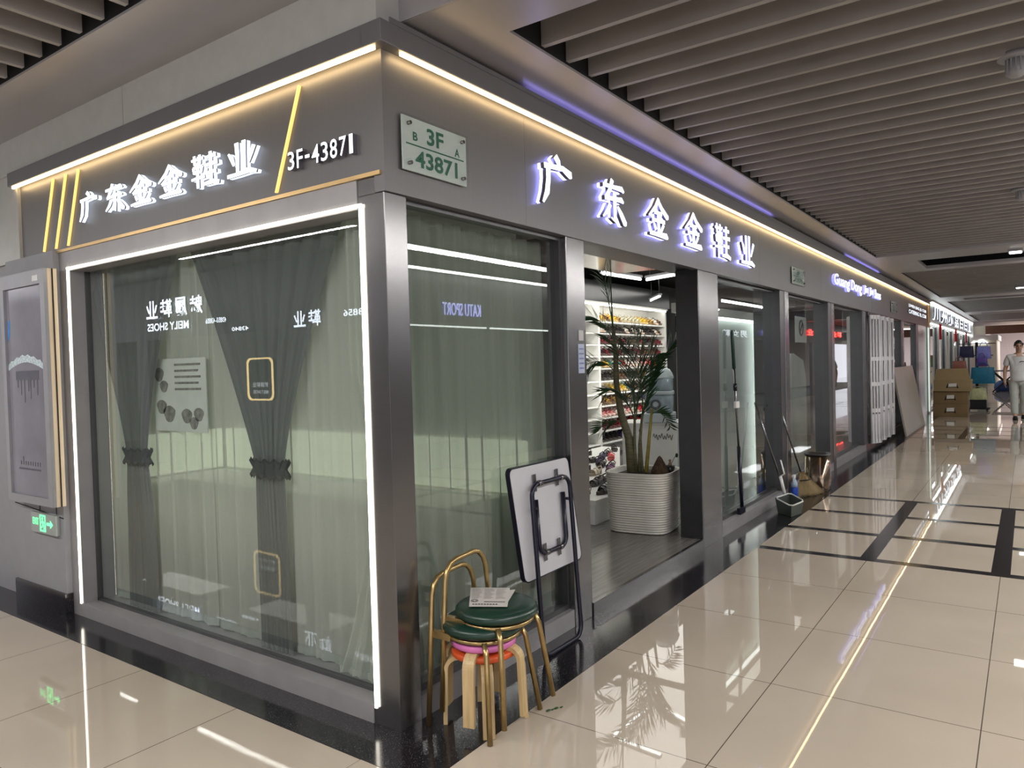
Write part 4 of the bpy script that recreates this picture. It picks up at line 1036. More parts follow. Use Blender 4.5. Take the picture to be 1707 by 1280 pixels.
def flyer(label, corners, z, seed, rows=True):
    t = thing('flyer', label, 'flyer', tuple(sum((V(c) for c in corners), V((0, 0)))/4)+(z,))
    c = [V(q) for q in corners]
    rr = random.Random(seed)
    def P(u, v): 
        p = (c[0]*(1-u)+c[1]*u)*(1-v)+(c[3]*(1-u)+c[2]*u)*v
        return p
    fn = lambda u, v, h=0: V((P(u, v).x, P(u, v).y, z+0.0008+h+0.006*max(0, 0.45-v)**1.5+0.002*math.sin(3*u+seed)*(1-v)))
    MB().grid(lambda u, v: fn(u, v), 10, 10).build('sheet', mat('newsprint_paper', (0.56, 0.53, 0.50), 0.7, noise=0.05), t, world=True)
    if rows:
        b = MB()
        for i in range(15):
            v0 = 0.06+i*0.037
            for cc in range(3):
                u0 = 0.05+cc*0.31; L = 0.27*rr.uniform(0.6, 1.0)
                b.face([fn(u0, v0, .0006), fn(u0+L, v0, .0006), fn(u0+L, v0+0.013, .0006), fn(u0, v0+0.013, .0006)])
        b.build('small_print', mat('grey_newsprint_ink', (0.36, 0.34, 0.33), 0.7), t, world=True)
        b = MB()
        b.face([fn(.38, .74, .0007), fn(.92, .74, .0007), fn(.92, .77, .0007), fn(.38, .77, .0007)])
        for i in range(9): b.face([fn(.08+i*.075, .86, .0007), fn(.08+i*.075+.055, .86, .0007), fn(.08+i*.075+.055, .90, .0007), fn(.08+i*.075, .90, .0007)])
        b.build('headline', M['black'], t, world=True)
        b = MB()
        for r_ in (0.095, 0.06):
            for i in range(20):
                a0, a1 = 2*PI*i/20, 2*PI*(i+1)/20
                q = lambda a, r: fn(0.13+r*math.cos(a), 0.70+r*math.sin(a)*0.8, .0007)
                b.face([q(a0, r_), q(a1, r_), q(a1, r_-0.018), q(a0, r_-0.018)])
        b.build('emblem', M['black'], t, world=True)
    return t
zf_ = 0.5025
flyer('printed newspaper flyer with a round emblem lying on top of the stool stack', [(0.405, -0.055), (0.500, -0.205), (0.285, -0.345), (0.205, -0.205)], zf_+0.0015, 1)
flyer('second flyer with only a corner showing under the printed flyer', [(0.390, -0.130), (0.50, -0.235), (0.325, -0.315), (0.25, -0.22)], zf_, 2, rows=False)

# folding table leaning by the window
t = thing('folding_table', 'white folding table with navy tube legs leaning against the window by the stools', 'folding table', (0.775, -0.035, 0.0))
ca, sa = math.cos(math.radians(6.0)), math.sin(math.radians(6.0))
def tp(u, w, n):
    x = u+(0.4-w)*0.085; z = w
    return V((0.885+x, -0.045+0.085*(w/1.0)-n, z))
def tl_(u, w, n): return V((0.814+u+0.034*w, -0.045+0.085*w-n, w))
b = MB(); b.prism([(u, 0.395+v) for u, v in rounded(0.575, 0.585, 0.035)], -0.012, 0.012, tp); b.build('tabletop', mat('white_laminate_underside', (0.52, 0.52, 0.56), 0.4, noise=0.02), t, world=True)
b = MB(); loop_prism(b, [(u-0.003, 0.392+v) for u, v in rounded(0.581, 0.591, 0.037)], [(u+0.003, 0.398+v) for u, v in rounded(0.569, 0.579, 0.033)], -0.0125, 0.0125, tp); b.build('edge_band', M['navytube'], t, world=True)
def uloop(u0, u1, w0, w1, r, n, close):
    def A(cu, cw, a0): return [tl_(cu+r*math.cos(a0+PI/2*i/6), cw+r*math.sin(a0+PI/2*i/6), n, ) for i in range(7)]
    if close: return A(u1-r, w0+r, -PI/2)+A(u1-r, w1-r, 0)+A(u0+r, w1-r, PI/2)+A(u0+r, w0+r, PI)
    return [tl_(u0, w1, n)]+A(u0+r, w0+r, PI)+A(u1-r, w0+r, -PI/2)+[tl_(u1, w1, n)]
MB().tube(uloop(0.125, 0.505, 0.012, 0.885, 0.065, 0.048, True), 0.0125, 9, closed=True).build('leg_frame', M['navytube'], t, world=True)
MB().tube(uloop(0.185, 0.455, 0.515, 0.80, 0.055, 0.030, False), 0.0125, 9).build('leg_frame', M['navytube'], t, world=True)
for u, w, n in ((0.20, 0.885, 0.048), (0.42, 0.885, 0.048), (0.25, 0.515, 0.030), (0.39, 0.515, 0.030)):
    b = MB(); b.prism([(u-0.012, w-0.045), (u+0.012, w-0.045), (u+0.012, w+0.045), (u-0.012, w+0.045)], 0.020, 0.024, tl_)
    b.tube([tl_(u-0.016, w, n), tl_(u+0.016, w, n)], 0.0165, 10)
    b.tube([tl_(u, w, 0.014), tl_(u, w, n)], 0.007, 6)
    b.build('bracket', M['steel'], t, world=True)
for u in (0.160, 0.480):
    MB().tube([tl_(u, 0.76, 0.05), tl_(u, 0.76, 0.028)], 0.008, 8).build('pivot_bolt', M['navytube'], t, world=True)

# telescopic squeegee pole
t = thing('squeegee_pole', 'tall telescopic cleaning pole with a dark green grip leaning on the glass', 'cleaning pole', (4.48, 0.035, 0.10))
a, b_ = V((4.50, 0.038, 0.105)), V((4.42, 0.075, 1.80))
q = lambda s: a.lerp(b_, s)
MB().tube([q(0), q(0.36)], 0.017, 10).build('lower_sleeve', M['navytube'], t, world=True)
MB().tube([q(0.36), q(0.78)], 0.010, 10).build('steel_tube', M['steel'], t, world=True)
MB().tube([q(0.78), q(0.97), q(0.985)], [0.016, 0.016, 0.007], 10).build('grip', mat('dark_green_grip', (0.01, 0.045, 0.03), 0.5, noise=0.1), t, world=True)
c = q(0.585); MB().box(c.x-0.045, c.x+0.045, c.y-0.018, c.y+0.010, c.z-0.03, c.z+0.03, bev=0.006).build('clamp', M['white'], t, world=True)
c = q(0.68); MB().tube([q(0.66), q(0.70)], 0.018, 10).build('collar', M['navytube'], t, world=True)
b = MB(); b.box(4.40, 4.54, 0.02, 0.055, 0.101, 0.16, bev=0.004); b.build('mop_head', M['navytube'], t, world=True)

# long handled dustpan
t = thing('dustpan', 'long handled grey dustpan with a pale rim standing on the black granite', 'dustpan', (5.12, -0.17, 0.0))
ou = [(4.93, -0.285), (5.20, -0.335), (5.37, -0.16), (5.10, -0.09)]
b = MB(); bm_ = b.bm
lo = [bm_.verts.new((5.15+(x-5.15)*0.82, -0.21+(y+0.21)*0.82, 0.004)) for x, y in ou]; hi = [bm_.verts.new((x, y, z)) for (x, y), z in zip(ou, (0.115, 0.125, 0.16, 0.15))]
bm_.faces.new(lo)
for i in range(4): bm_.faces.new([lo[i], lo[(i+1) % 4], hi[(i+1) % 4], hi[i]])
b.build('pan', mat('grey_green_plastic', (0.14, 0.16, 0.14), 0.4, noise=0.06), t, world=True, thick=0.005)
rim = [V((x, y, z)) for (x, y), z in zip(ou, (0.115, 0.125, 0.16, 0.15))]
rr_ = []
for i in range(4):
    for k in range(4): rr_.append(rim[i].lerp(rim[(i+1) % 4], 0.12+0.76*k/3))
MB().tube(rr_, 0.008, 7, closed=True).build('rim', mat('pale_plastic_rim', (0.60, 0.62, 0.58), 0.4), t, world=True)
MB().tube([(5.33, -0.125, 0.13), (5.29, -0.09, 0.34)], 0.016, 9).build('socket', M['white'], t, world=True)
MB().tube([(5.31, -0.10, 0.26), (5.06, 0.075, 1.08)], 0.0095, 9).build('handle', M['steel'], t, world=True)
MB().tube([(5.285, -0.088, 0.33), (5.31, -0.125, 0.36), (5.275, -0.10, 0.50)], 0.008, 7).build('latch_lever', M['white'], t, world=True)

# broom
t = thing('broom', 'straw broom leaning beside the steel bin', 'broom', (6.15, -0.15, 0.0))
MB().tube([(6.12, -0.09, 0.24), (5.80, 0.05, 1.02)], 0.010, 9).build('handle', M['steel'], t, world=True)
b = MB(); n_ = 20
def br(u, v):
    w = 0.03+0.19*v; x = 6.10+0.10*v+(u-0.5)*2*w; y = -0.095-0.09*v-(u-0.5)*2*w*0.45
    return V((x, y+0.018*math.sin(9*u), 0.27*(1-v)+0.004+0.004*math.sin(40*u)))
b.grid(br, 28, 8); b.build('bristles', mat('straw_bristle', (0.40, 0.30, 0.16), 0.9, noise=0.3, nscale=40, stretch=(6, 6, 0.4)), t, world=True, thick=0.02)
MB().tube([br(0.05, 0.35)+V((0, -.012, 0)), br(0.5, 0.35)+V((0, -.012, 0)), br(0.95, 0.35)+V((0, -.012, 0))], 0.006, 6).build('binding', M['navytube'], t, world=True)

# steel bin
t = thing('waste_bin', 'brown reflecting steel waste bin beside the broom', 'bin', (6.66, -0.135, 0.0))
sb = mat('brown_polished_steel', (0.30, 0.23, 0.17), 0.14, 0.95, noise=0.05)
MB().lathe([(0.13, 0.0), (0.132, 0.01), (0.132, 0.40)], 40, (0, 0, 0), power=4).build('body', sb, t)
MB().lathe([(0.136, 0.398), (0.136, 0.415), (0.118, 0.415), (0.118, 0.38), (0.02, 0.375)], 40, power=4).build('rim', M['frame'], t)
# spray bottle
t = thing('spray_bottle', 'blue and white spray bottle by the mullion between dustpan and broom', 'bottle', (5.93, -0.06, 0.0))
MB().lathe([(0.036, 0.0), (0.040, 0.01), (0.040, 0.12), (0.036, 0.13)], 20).build('blue_base', mat('royal_blue_liquid', (0.02, 0.07, 0.42), 0.2, noise=0.1), t)
MB().lathe([(0.037, 0.13), (0.036, 0.17), (0.020, 0.205), (0.014, 0.22)], 20).build('bottle', mat('pale_blue_bottle', (0.35, 0.45, 0.58), 0.15, noise=0.06), t)
b = MB(); b.box(-0.045, 0.022, -0.014, 0.014, 0.235, 0.262, bev=0.005); b.tube([(0, 0, 0.215), (0, 0, 0.24)], 0.015, 10); b.ribbon([(-0.026, 0, 0.24), (-0.034, 0, 0.215), (-0.03, 0, 0.19)], 0.006, 0.003, (0, 1, 0)); b.build('trigger_head', M['white'], t)
# small scrap on the tile
t = thing('leaf_scrap', 'dark green leaf scrap on the tiles beside the stools', 'leaf', (0.49, -0.40, 0.001))
b = MB()
for i, (x, y, w) in enumerate(((0, 0, 0.012), (0.02, -0.014, 0.008), (0.045, -0.022, 0.012), (0.07, -0.04, 0.009))): b.lathe([(w, 0.0006), (w*0.8, 0.002), (0.001, 0.003)], 9, (x*0.8, y*0.8, 0), 1.2, 0.7)
b.build('leaf', M['dark_green_leaf'], t)

# folding shutter gate
t = thing('folding_gate', 'white folded shutter gate beside the leaning board', 'gate', (11.6, -0.05, 0.0))
wm = mat('white_gate_paint', (0.72, 0.72, 0.76), 0.35, noise=0.03)
for k in range(7):
    x0 = 10.86+k*0.245; y0, y1 = ((-0.02, -0.13) if k % 2 == 0 else (-0.13, -0.02)); x1 = x0+0.235
    f = lambda s, z: V((x0+(x1-x0)*s, y0+(y1-y0)*s, z))
    b = MB()
    for s in (0.06, 0.35, 0.65, 0.94): b.tube([f(s, 0.10), f(s, 2.16)], 0.021, 6)
    for z in (0.12, 0.62, 1.05, 1.46, 2.14): b.ribbon([f(0.0, z), f(1.0, z)], 0.032, 0.012, (0, 0, 1))
    b.ribbon([f(0.0, 0.34), f(1.0, 0.34)], 0.22, 0.006, (0, 0, 1))
    b.build('leaf', wm, t, world=True)
for z in (0.60, 1.36):
    MB().tube([V((12.62+0.07*math.sin(a), -0.02-0.03*math.sin(a), z+0.13*math.cos(a))) for a in [PI*i/10 for i in range(11)]], 0.012, 7).build('handle', M['steel'], t, world=True)
b = MB(); b.box(10.84, 12.62, -0.03, 0.0, 2.17, 2.22); b.build('top_track', M['steel'], t, world=True)
struct(MB().box(10.80, 12.70, 0.25, 0.3, 0.0, 2.24), 'wall_gate', M['greywall'])
# leaning board
t = thing('leaning_board', 'large plain beige board leaning against the far windows', 'board', (14.4, -0.15, 0.0))
b = MB(); b.prism([(0, 0), (2.9, 0), (2.62, 1.28), (-0.08, 1.28)], 0.0, 0.03, lambda u, v, n: V((13.05+u, -0.24+0.20*v/1.28-n, v+0.003))); b.build('sheet', mat('beige_board_face', (0.36, 0.33, 0.28), 0.35, noise=0.08, nscale=2), t, world=True)

# inner LED framed display partition behind the first right window
t = thing('inner_outline_light', 'white LED outline of the inner display behind the cleaning tools', 'led frame', (6.7, 0.55, 0.08))
b = MB(); b.box(6.68, 6.715, 0.53, 0.55, 0.09, 1.95); b.box(4.3, 6.715, 0.53, 0.55, 1.93, 1.955); b.build('diffuser', M['led_cool'], t, world=True)
b = MB(); b.box(6.72, 6.78, 0.52, 0.60, 0.08, 2.05); b.box(4.3, 6.78, 0.52, 0.60, 1.96, 2.05); b.build('housing', M['white'], t, world=True)
MB().box(4.9, 6.72, 0.60, 0.62, 0.08, 2.0).build('panel', mat('grey_green_display_panel', (0.33, 0.37, 0.35), 0.4, noise=0.1, stretch=(9, 1, 0.4)), t, world=True)
t = thing('prohibition_sign', 'pale paper sign with a round mark behind the second right window', 'sign', (7.4, 0.2, 1.8))
MB().box(7.12, 7.68, 0.20, 0.204, 1.70, 2.02).build('sheet', mat('pale_sign_paper', (0.5, 0.52, 0.52), 0.4), t, world=True)
b = MB(); b.tube([V((7.40+0.09*math.cos(a), 0.197, 1.88+0.09*math.sin(a))) for a in [2*PI*i/20 for i in range(20)]], 0.012, 5, closed=True); b.tube([(7.34, 0.197, 1.82), (7.46, 0.197, 1.94)], 0.010, 5); b.build('round_mark', M['frame'], t, world=True)
b = MB(); b.tube([(7.14, 0.202, 2.02), (7.14, 0.202, 2.24)], 0.002, 4); b.tube([(7.66, 0.202, 2.02), (7.66, 0.202, 2.24)], 0.002, 4); b.build('cord', M['frame'], t, world=True)
# plastic wrapped garments inside the next windows
wr = cloth_mat('milky_plastic_wrap', (0.55, 0.58, 0.58), 0.5, 0.35)
for i, (x, y, w, h, lb) in enumerate(((7.25, 0.9, 0.55, 1.25, 'wide milky dust cover over a display stand behind the second right window'), (9.3, 0.8, 0.42, 1.5, 'tall milky dust cover over a display stand behind the third right window'))):
    t = thing('dust_cover', lb, 'dust cover', (x, y, 0.08))
    def dc(u, v, w=w, h=h):
        a = 2*PI*u; r = w*(1.0-0.45*v**2)*(1+0.06*math.sin(a*7+3*v)) if v < 0.98 else 0.05
        return V((r*math.cos(a), 0.55*r*math.sin(a), h*v))
    MB().grid(dc, 60, 14).build('cover', wr, t)
    MB().tube([(0, 0, 0), (0, 0, h*0.97)], 0.02, 8).build('stand', M['steel'], t)

# ================================================================== CEILING FITTINGS
def detector(x, y, z, label):
    t = thing('ceiling_detector', label, 'detector', (x, y, z-0.12), 0, 'white round ceiling fittings')
    MB().lathe([(0.055, 0.13), (0.078, 0.125), (0.080, 0.105), (0.074, 0.10), (0.04, 0.098)], 28).build('disc', M['white_wall'], t)
    b = MB(); b.lathe([(0.044, 0.10), (0.046, 0.03), (0.030, 0.015), (0.005, 0.012)], 24)
    for i in range(14):
        a = 2*PI*i/14; b.box(0.045*math.cos(a)-0.003, 0.045*math.cos(a)+0.003, 0.045*math.sin(a)-0.003, 0.045*math.sin(a)+0.003, 0.03, 0.10)
    b.build('slotted_cage', M['white_wall'], t)
    MB().tube([(0, 0, 0.12), (0, 0, 0.30)], 0.012, 8).build('stem', M['white_wall'], t)
detector(2.30, -2.08, 2.97, 'nearest white round detector under the slatted ceiling at the right edge')
detector(5.92, -2.08, 2.97, 'second white round detector under the slatted ceiling')
for x, lb in ((10.3, 'white square lamp in the first flat ceiling strip'), (17.2, 'small white lamp under the second slatted ceiling field')):
    t = thing('ceiling_spot', lb, 'ceiling lamp', (x, -1.98, 2.90))
    MB().box(-0.16, 0.16, -0.09, 0.09, 0.0, 0.07, bev=0.012).build('housing', M['white_wall'], t)
    MB().box(-0.13, 0.13, -0.07, 0.07, -0.006, 0.001).build('diffuser', M['led_cool'], t)
    MB().tube([(0, 0, 0.07), (0, 0, 0.2)], 0.01, 6).build('stem', M['frame'], t)
opp_sign('red glowing letters of a far shop across the main corridor', [('鞋|业|鞋|业|鞋|业', 0, 0, 6.6, 0.24)], on_opp_right(34.6, -4.82, 2.42), (34.6, -4.82, 2.4), [glow('red_letter_face', (1.0, 0.06, 0.05), 6), glow('red_letter_return', (0.8, 0.03, 0.03), 2)])
opp_sign('blue glowing characters of a far shop across the main corridor', [('鞋|业', 0, 0, 1.4, 0.2)], on_opp_right(23.8, -4.82, 2.32), (23.8, -4.82, 2.3), [M['blue_face'], M['blue_side']])
opp_sign('white glowing characters over a shop across the main corridor', [('男|女|鞋', 0, 0, 2.4, 0.2)], on_opp_right(20.6, -4.82, 2.2), (20.6, -4.82, 2.2), [M['let_face'], M['let_dark']])

# ================================================================== NEXT SHOP AND THE FAR END
M['teal'] = mat('pale_teal_fascia', (0.50, 0.56, 0.54), 0.4, noise=0.04)
f2 = MB(); f2.box(19.75, 36.5, -0.02, 0.10, 2.33, 2.88); struct(f2, 'wall_fascia.001', M['teal'])
struct(MB().box(19.55, 19.75, -0.03, 0.10, 2.20, 2.90), 'trim_14', M['goldline'])
h2 = MB(); h2.box(19.75, 36.6, -0.10, 0.10, 2.88, 2.94); h2.box(36.5, 36.6, -0.10, 0.1, 2.2, 2.9); struct(h2, 'trim_15', M['white'])
led_bar('led_strip', 'white LED line over the next shop sign', 'led strip', [(19.8, 36.5, -0.085, -0.06, 2.84, 2.88)], M['led_cool'])
led_bar('led_strip', 'white LED line under the next shop sign', 'led strip', [(19.8, 36.5, -0.05, -0.02, 2.30, 2.33)], M['led_cool'])
bar = MB()
t = thing('shop_sign', 'row of white glowing characters on the next shop beyond the boxes', 'sign', (20, -0.02, 2.4))
for i, ch in enumerate('川州小品曰曰皿'):
    x = 20.2+i*2.25
    text_mesh('letter', ch, 1.7, 0.36, 0.05, on_right(x, -0.02, 2.43), [M['let_face'], M['let_dark']], t, bold=0.02)
for x in (19.85, 22.3, 24.6, 27.4, 30.4, 33.5, 36.45): struct(MB().box(x, x+0.12, 0.0, 0.12, 0.0, 2.33), 'trim_16', M['white'])
for i, (a, b_) in enumerate(((19.97, 22.3), (22.42, 24.6), (24.72, 27.4), (27.52, 30.4), (30.52, 33.5), (33.62, 36.45))): window(8+i, a, b_, 0.05, 2.30, 0.08, 0.05)
struct(MB().box(19.4, 19.56, -0.02, 0.3, 0.0, 2.24), 'trim_17', M['band'])
t = thing('jamb_glow', 'pale greenish jamb before the next shop, glowing to look lit', 'led strip', (19.2, -0.03, 0))  # glow stands in for greenish light falling on the white jamb
MB().box(19.25, 19.36, -0.035, -0.015, 0.05, 2.2).build('diffuser', glow('soft_green_white', (0.85, 1.0, 0.90), 0.5), t, world=True)
struct(MB().box(19.6, 36.6, 2.4, 2.5, 0, 3.0), 'wall_back.004', M['white'])
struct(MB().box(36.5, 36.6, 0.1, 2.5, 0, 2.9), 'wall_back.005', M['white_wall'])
area_lamp('next_shop_lamp', (24, 1.2, 2.8), 6.0, 45, (0.92, 1.0, 0.97), (0, 0, -1), 1.2)
area_lamp('next_shop_lamp', (32, 1.2, 2.8), 6.0, 45, (0.92, 1.0, 0.97), (0, 0, -1), 1.2)
# garments on view in the next shop
gc = [(0.03, 0.03, 0.035), (0.55, 0.55, 0.55), (0.04, 0.05, 0.06), (0.62, 0.62, 0.60), (0.20, 0.30, 0.28), (0.58, 0.60, 0.62), (0.1, 0.1, 0.11), (0.6, 0.58, 0.55)]
desc = ['black', 'white', 'black', 'white', 'dark teal', 'pale grey', 'charcoal', 'off white']
for i in range(8):
    x = 20.5+i*1.85
    t = thing('hanging_garment', '%s garment hanging in the next shop window, %s from the near end' % (desc[i], ordinal[i] if i < 5 else ['sixth', 'seventh', 'eighth'][i-5]), 'garment', (x, 0.35, 0.6), 0, 'garments in the next shop window')
    gm = mat('garment_cloth_%d' % i, gc[i], 0.8, noise=0.4, nscale=4)
    MB().grid(lambda u, v: V((0.55*(u-0.5)*(1.15-0.35*v)*1.6, 0.05*math.sin(u*19+v*4), 1.35*v)), 24, 8).build('garment', gm, t, thick=0.02)
    MB().tube([(-0.25, 0, 1.33), (0, 0, 1.42), (0.25, 0, 1.33)], 0.01, 5).build('hanger', M['frame'], t)
    MB().tube([(0, 0, 1.42), (0, 0, 1.75)], 0.006, 5).build('cord', M['frame'], t)
for i, (x, lb) in enumerate(((21.3, 'nearest red banner hanging under the next shop sign'), (26.6, 'middle red banner hanging under the next shop sign'), (31.6, 'farthest red banner hanging under the next shop sign'))):
    t = thing('red_banner', lb, 'banner', (x, -0.12, 1.92), 0, 'red banners of the next shop')
    MB().grid(lambda u, v: V((0.5*(u-0.5)+0.02*math.sin(9*v), 0.02*math.sin(6*u), 0.42*v)), 8, 8).build('cloth', mat('red_banner_cloth', (0.60, 0.015, 0.03), 0.6, noise=0.2, nscale=20), t, thick=0.006)
    MB().tube([(-0.27, 0, 0.425), (0.27, 0, 0.425)], 0.008, 6).build('rod', M['frame'], t)

# cardboard boxes
cb = mat('brown_cardboard', (0.225, 0.150, 0.070), 0.75, noise=0.08, nscale=5)
cbl = mat('light_brown_cardboard', (0.34, 0.25, 0.13), 0.75, noise=0.08, nscale=5)
def carton(label, z, h, x0, x1, y0, y1, m, flap=False):
    t = thing('cardboard_box', label, 'box', ((x0+x1)/2, (y0+y1)/2, z), 0, 'stacked cardboard boxes')
    b = MB(); b.box(x0, x1, y0, y1, z, z+h, bev=0.004); b.build('carton', m, t, world=True)
    pl = lambda u, v, n: V((x0-n, y1-u, z+v)); w = y1-y0
    b = MB(); b.prism([(w*0.40, h*0.40), (w*0.62, h*0.42), (w*0.62, h*0.70), (w*0.40, h*0.68)], 0.0, 0.003, pl); b.build('label', M['white'], t, world=True)
    b = MB()
    for s in (-1, 1):
        c = w*0.5; b.prism([(c+s*w*0.13, h*0.28), (c+s*w*0.17, h*0.28), (c+s*w*0.12, h*0.68), (c+s*w*0.09, h*0.68)], 0.0, 0.002, pl)
    b.prism([(w*0.36, h*0.34), (w*0.64, h*0.34), (w*0.64, h*0.38), (w*0.36, h*0.38)], 0.0, 0.002, pl)
    b.build('print', M['black'], t, world=True)
    b = MB(); b.prism([(0.0, h*0.985), (w, h*0.985), (w, h), (0, h)], 0.0, 0.002, pl); b.build('tape_seam', m, t, world=True)
    if flap:
        b = MB(); b.prism([(0.02, 0), (w-0.02, 0), (w-0.07, 0.27), (0.05, 0.27)], 0.0, 0.008, lambda u, v, n: V((x0+0.03+0.05*v/0.27-n, y1-u, z+h+v))); b.build('flap', m, t, world=True)
        b = MB(); b.prism([(0.0, 0), (0.4, 0), (0.36, 0.2), (0.04, 0.2)], 0.0, 0.008, lambda u, v, n: V((x0+0.06+u, y0-0.10*v/0.2-n+0.01, z+h-0.05+v*0.3))); b.build('flap', m, t, world=True)
    return t
carton('brown cardboard box at the bottom of the far stack', 0.002, 0.31, 18.25, 18.78, -0.92, -0.20, cb)
carton('brown cardboard box in the middle of the far stack', 0.314, 0.30, 18.25, 18.78, -0.92, -0.21, cb)
carton('paler open cardboard box on top of the far stack', 0.616, 0.27, 18.20, 18.80, -1.00, -0.23, cbl, flap=True)

# bag stand with hanging bags
t = thing('bag_stand', 'black wheeled display stand holding the hanging bags beyond the boxes', 'display stand', (20.6, -1.0, 0))
MB().tube([(0, 0, 0.05), (0, 0, 1.80)], 0.035, 10).build('pole', M['black'], t)
b = MB(); b.box(-0.25, 0.25, -0.28, 0.28, 0.044, 0.075, bev=0.01); b.build('base', M['black'], t)
for sx in (-.2, .2):
    for sy in (-.22, .22):
        w_ = MB(); w_.ball((sx, sy, 0.022), 0.022); w_.build('wheel', M['black'], t)
MB().tube([(0, -0.42, 1.76), (0, 0.40, 1.76)], 0.012, 8).build('crossbar', M['black'], t); MB().tube([(0, -0.36, 1.45), (0, 0.36, 1.45)], 0.012, 8).build('crossbar', M['black'], t)
def bag(name, label, loc, w, h, d, col, hh=0.14, group='bags on the black stand'):
    t = thing(name, label, 'bag', loc, 0, group)
    m = mat('bag_cloth_'+label.split()[0]+str(int(loc[2]*100)), col, 0.55, noise=0.15, nscale=12)
    b = MB(); b.grid(lambda u, v: V((d*(0.5+0.25*math.sin(PI*v))*math.sin(2*PI*u), w*0.5*(1.0-0.12*v)*math.copysign(abs(math.cos(2*PI*u))**0.5, math.cos(2*PI*u)), h*v)), 32, 8)
    b.build('body', m, t)
    MB().box(-d*0.45, d*0.45, -w*0.44, w*0.44, 0, 0.01).build('bottom', m, t)
    for s in (-1, 1):
        MB().tube([V((s*d*0.3, w*0.25*math.cos(PI*i/10), h-0.02+hh*math.sin(PI*i/10))) for i in range(11)], 0.008, 6).build('handle', m, t)
    return t
bag('handbag', 'navy blue handbag on the upper bar of the black stand', (20.50, -0.78, 1.40), 0.34, 0.30, 0.10, (0.01, 0.012, 0.06))
bag('handbag', 'violet blue handbag right of the navy one', (20.50, -1.16, 1.36), 0.34, 0.32, 0.10, (0.22, 0.23, 0.62))
bag('handbag', 'reddish brown patterned handbag left of the stand', (20.42, -0.62, 1.08), 0.34, 0.24, 0.10, (0.28, 0.10, 0.07))
bag('handbag', 'purple small handbag below the violet one', (20.42, -1.12, 1.17), 0.26, 0.22, 0.08, (0.10, 0.05, 0.30))
bag('tote_bag', 'large teal blue tote hanging in front of the stand', (20.34, -1.14, 0.72), 0.56, 0.42, 0.14, (0.005, 0.14, 0.25), 0.16)
bag('tote_bag', 'pale yellow paper tote standing low on the stand base', (20.44, -1.03, 0.30), 0.40, 0.30, 0.16, (0.48, 0.50, 0.28), 0.06)
t = thing('stool_block', 'low black block under the pale yellow tote', 'block', (20.44, -1.03, 0.077))
MB().box(-0.1, 0.14, -0.18, 0.18, 0.0, 0.22, bev=0.01).build('block', M['black'], t)

# folding camp table further on
t = thing('camp_table', 'black folding table with crossed legs far down the corridor', 'table', (31.5, -1.35, 0))
MB().box(30.9, 32.0, -1.78, -0.95, 0.80, 0.84).build('tabletop', M['frame'], t, world=True)
for p, q_ in (((30.95, -1.75, 0.80), (30.95, -0.98, 0.02)), ((30.95, -0.98, 0.80), (30.95, -1.75, 0.02)), ((31.95, -1.75, 0.80), (31.95, -0.98, 0.02)), ((31.95, -0.98, 0.80), (31.95, -1.75, 0.02))):
    MB().tube([p, q_], 0.022, 7).build('leg', M['black'], t, world=True)
MB().tube([(30.95, -1.62, 0.14), (31.95, -1.62, 0.14)], 0.02, 6).build('crossbar', M['black'], t, world=True)
t = thing('blue_tub', 'dark blue cloth bundle on the floor under the far folding table', 'bundle', (32.4, -1.4, 0))
b = MB(); b.lathe([(0.36, 0.0), (0.42, 0.12), (0.40, 0.30), (0.25, 0.42), (0.02, 0.46)], 22, power=3); b.build('cloth', mat('dark_blue_cloth', (0.02, 0.05, 0.16), 0.7, noise=0.3), t)

# far block across the end of the corridor
fb = MB(); fb.box(38.0, 43.0, -0.92, 4.0, 0.0, 2.1); struct(fb, 'wall_far', M['cream'])
fb = MB(); fb.box(37.9, 43.0, -0.98, 4.0, 2.1, 2.34); struct(fb, 'trim_18', M['white'])
fb = MB(); fb.box(37.97, 38.02, -0.55, -0.15, 0.0, 1.85); struct(fb, 'door_2', mat('grey_green_door', (0.28, 0.32, 0.27), 0.5))
t = thing('cloud_sign', 'white cloud shaped glowing sign on the cream block at the corridor end', 'sign', (37.9, -0.4, 1.95))
b = MB(); pl = lambda u, v, n: V((37.9-n, 0.05-u, 1.92+v))
b.prism([(0, 0), (0.62, 0), (0.66, 0.08), (0.56, 0.16), (0.46, 0.24), (0.32, 0.22), (0.24, 0.14), (0.10, 0.18), (0, 0.10)], 0, 0.06, pl); b.build('face', glow('soft_white_sign', (1, 1, 0.97), 1.1), t, world=True)
bm2 = MB(); bm2.box(36.7, 37.2, -9, -0.55, 2.36, 2.72); struct(bm2, 'trim_19', mat('brown_slat_beam', (0.16, 0.065, 0.035), 0.5, noise=0.3, nscale=4, stretch=(1, 30, 1)))
bm2 = MB(); bm2.box(36.7, 37.2, -0.55, 0.0, 2.36, 2.72); struct(bm2, 'trim_20', M['cream'])
fe = MB(); fe.box(58, 58.2, -9, 4, 0, 3.4); fe.box(43, 58, -0.3, 0.0, 0, 2.6)
struct(fe, 'wall_far.001', mat('pinkish_white_wall', (0.74, 0.69, 0.69), 0.6))
struct(MB().box(37.2, 60, -9, 4, 2.9, 2.95), 'ceiling.004', mat('pinkish_white_ceiling', (0.70, 0.64, 0.66), 0.6))
for x in (41, 47, 53): area_lamp('far_hall_lamp', (x, -3.2, 2.86), 3.0, 130, (1.0, 0.93, 0.92), (0, 0, -1), 3.0)
t = thing('green_counter', 'green fronted counter with brown goods far down the corridor', 'counter', (40.0, -1.75, 0))
MB().box(39.5, 40.4, -2.05, -1.40, 0.0, 0.95).build('body', M['cream'], t, world=True)
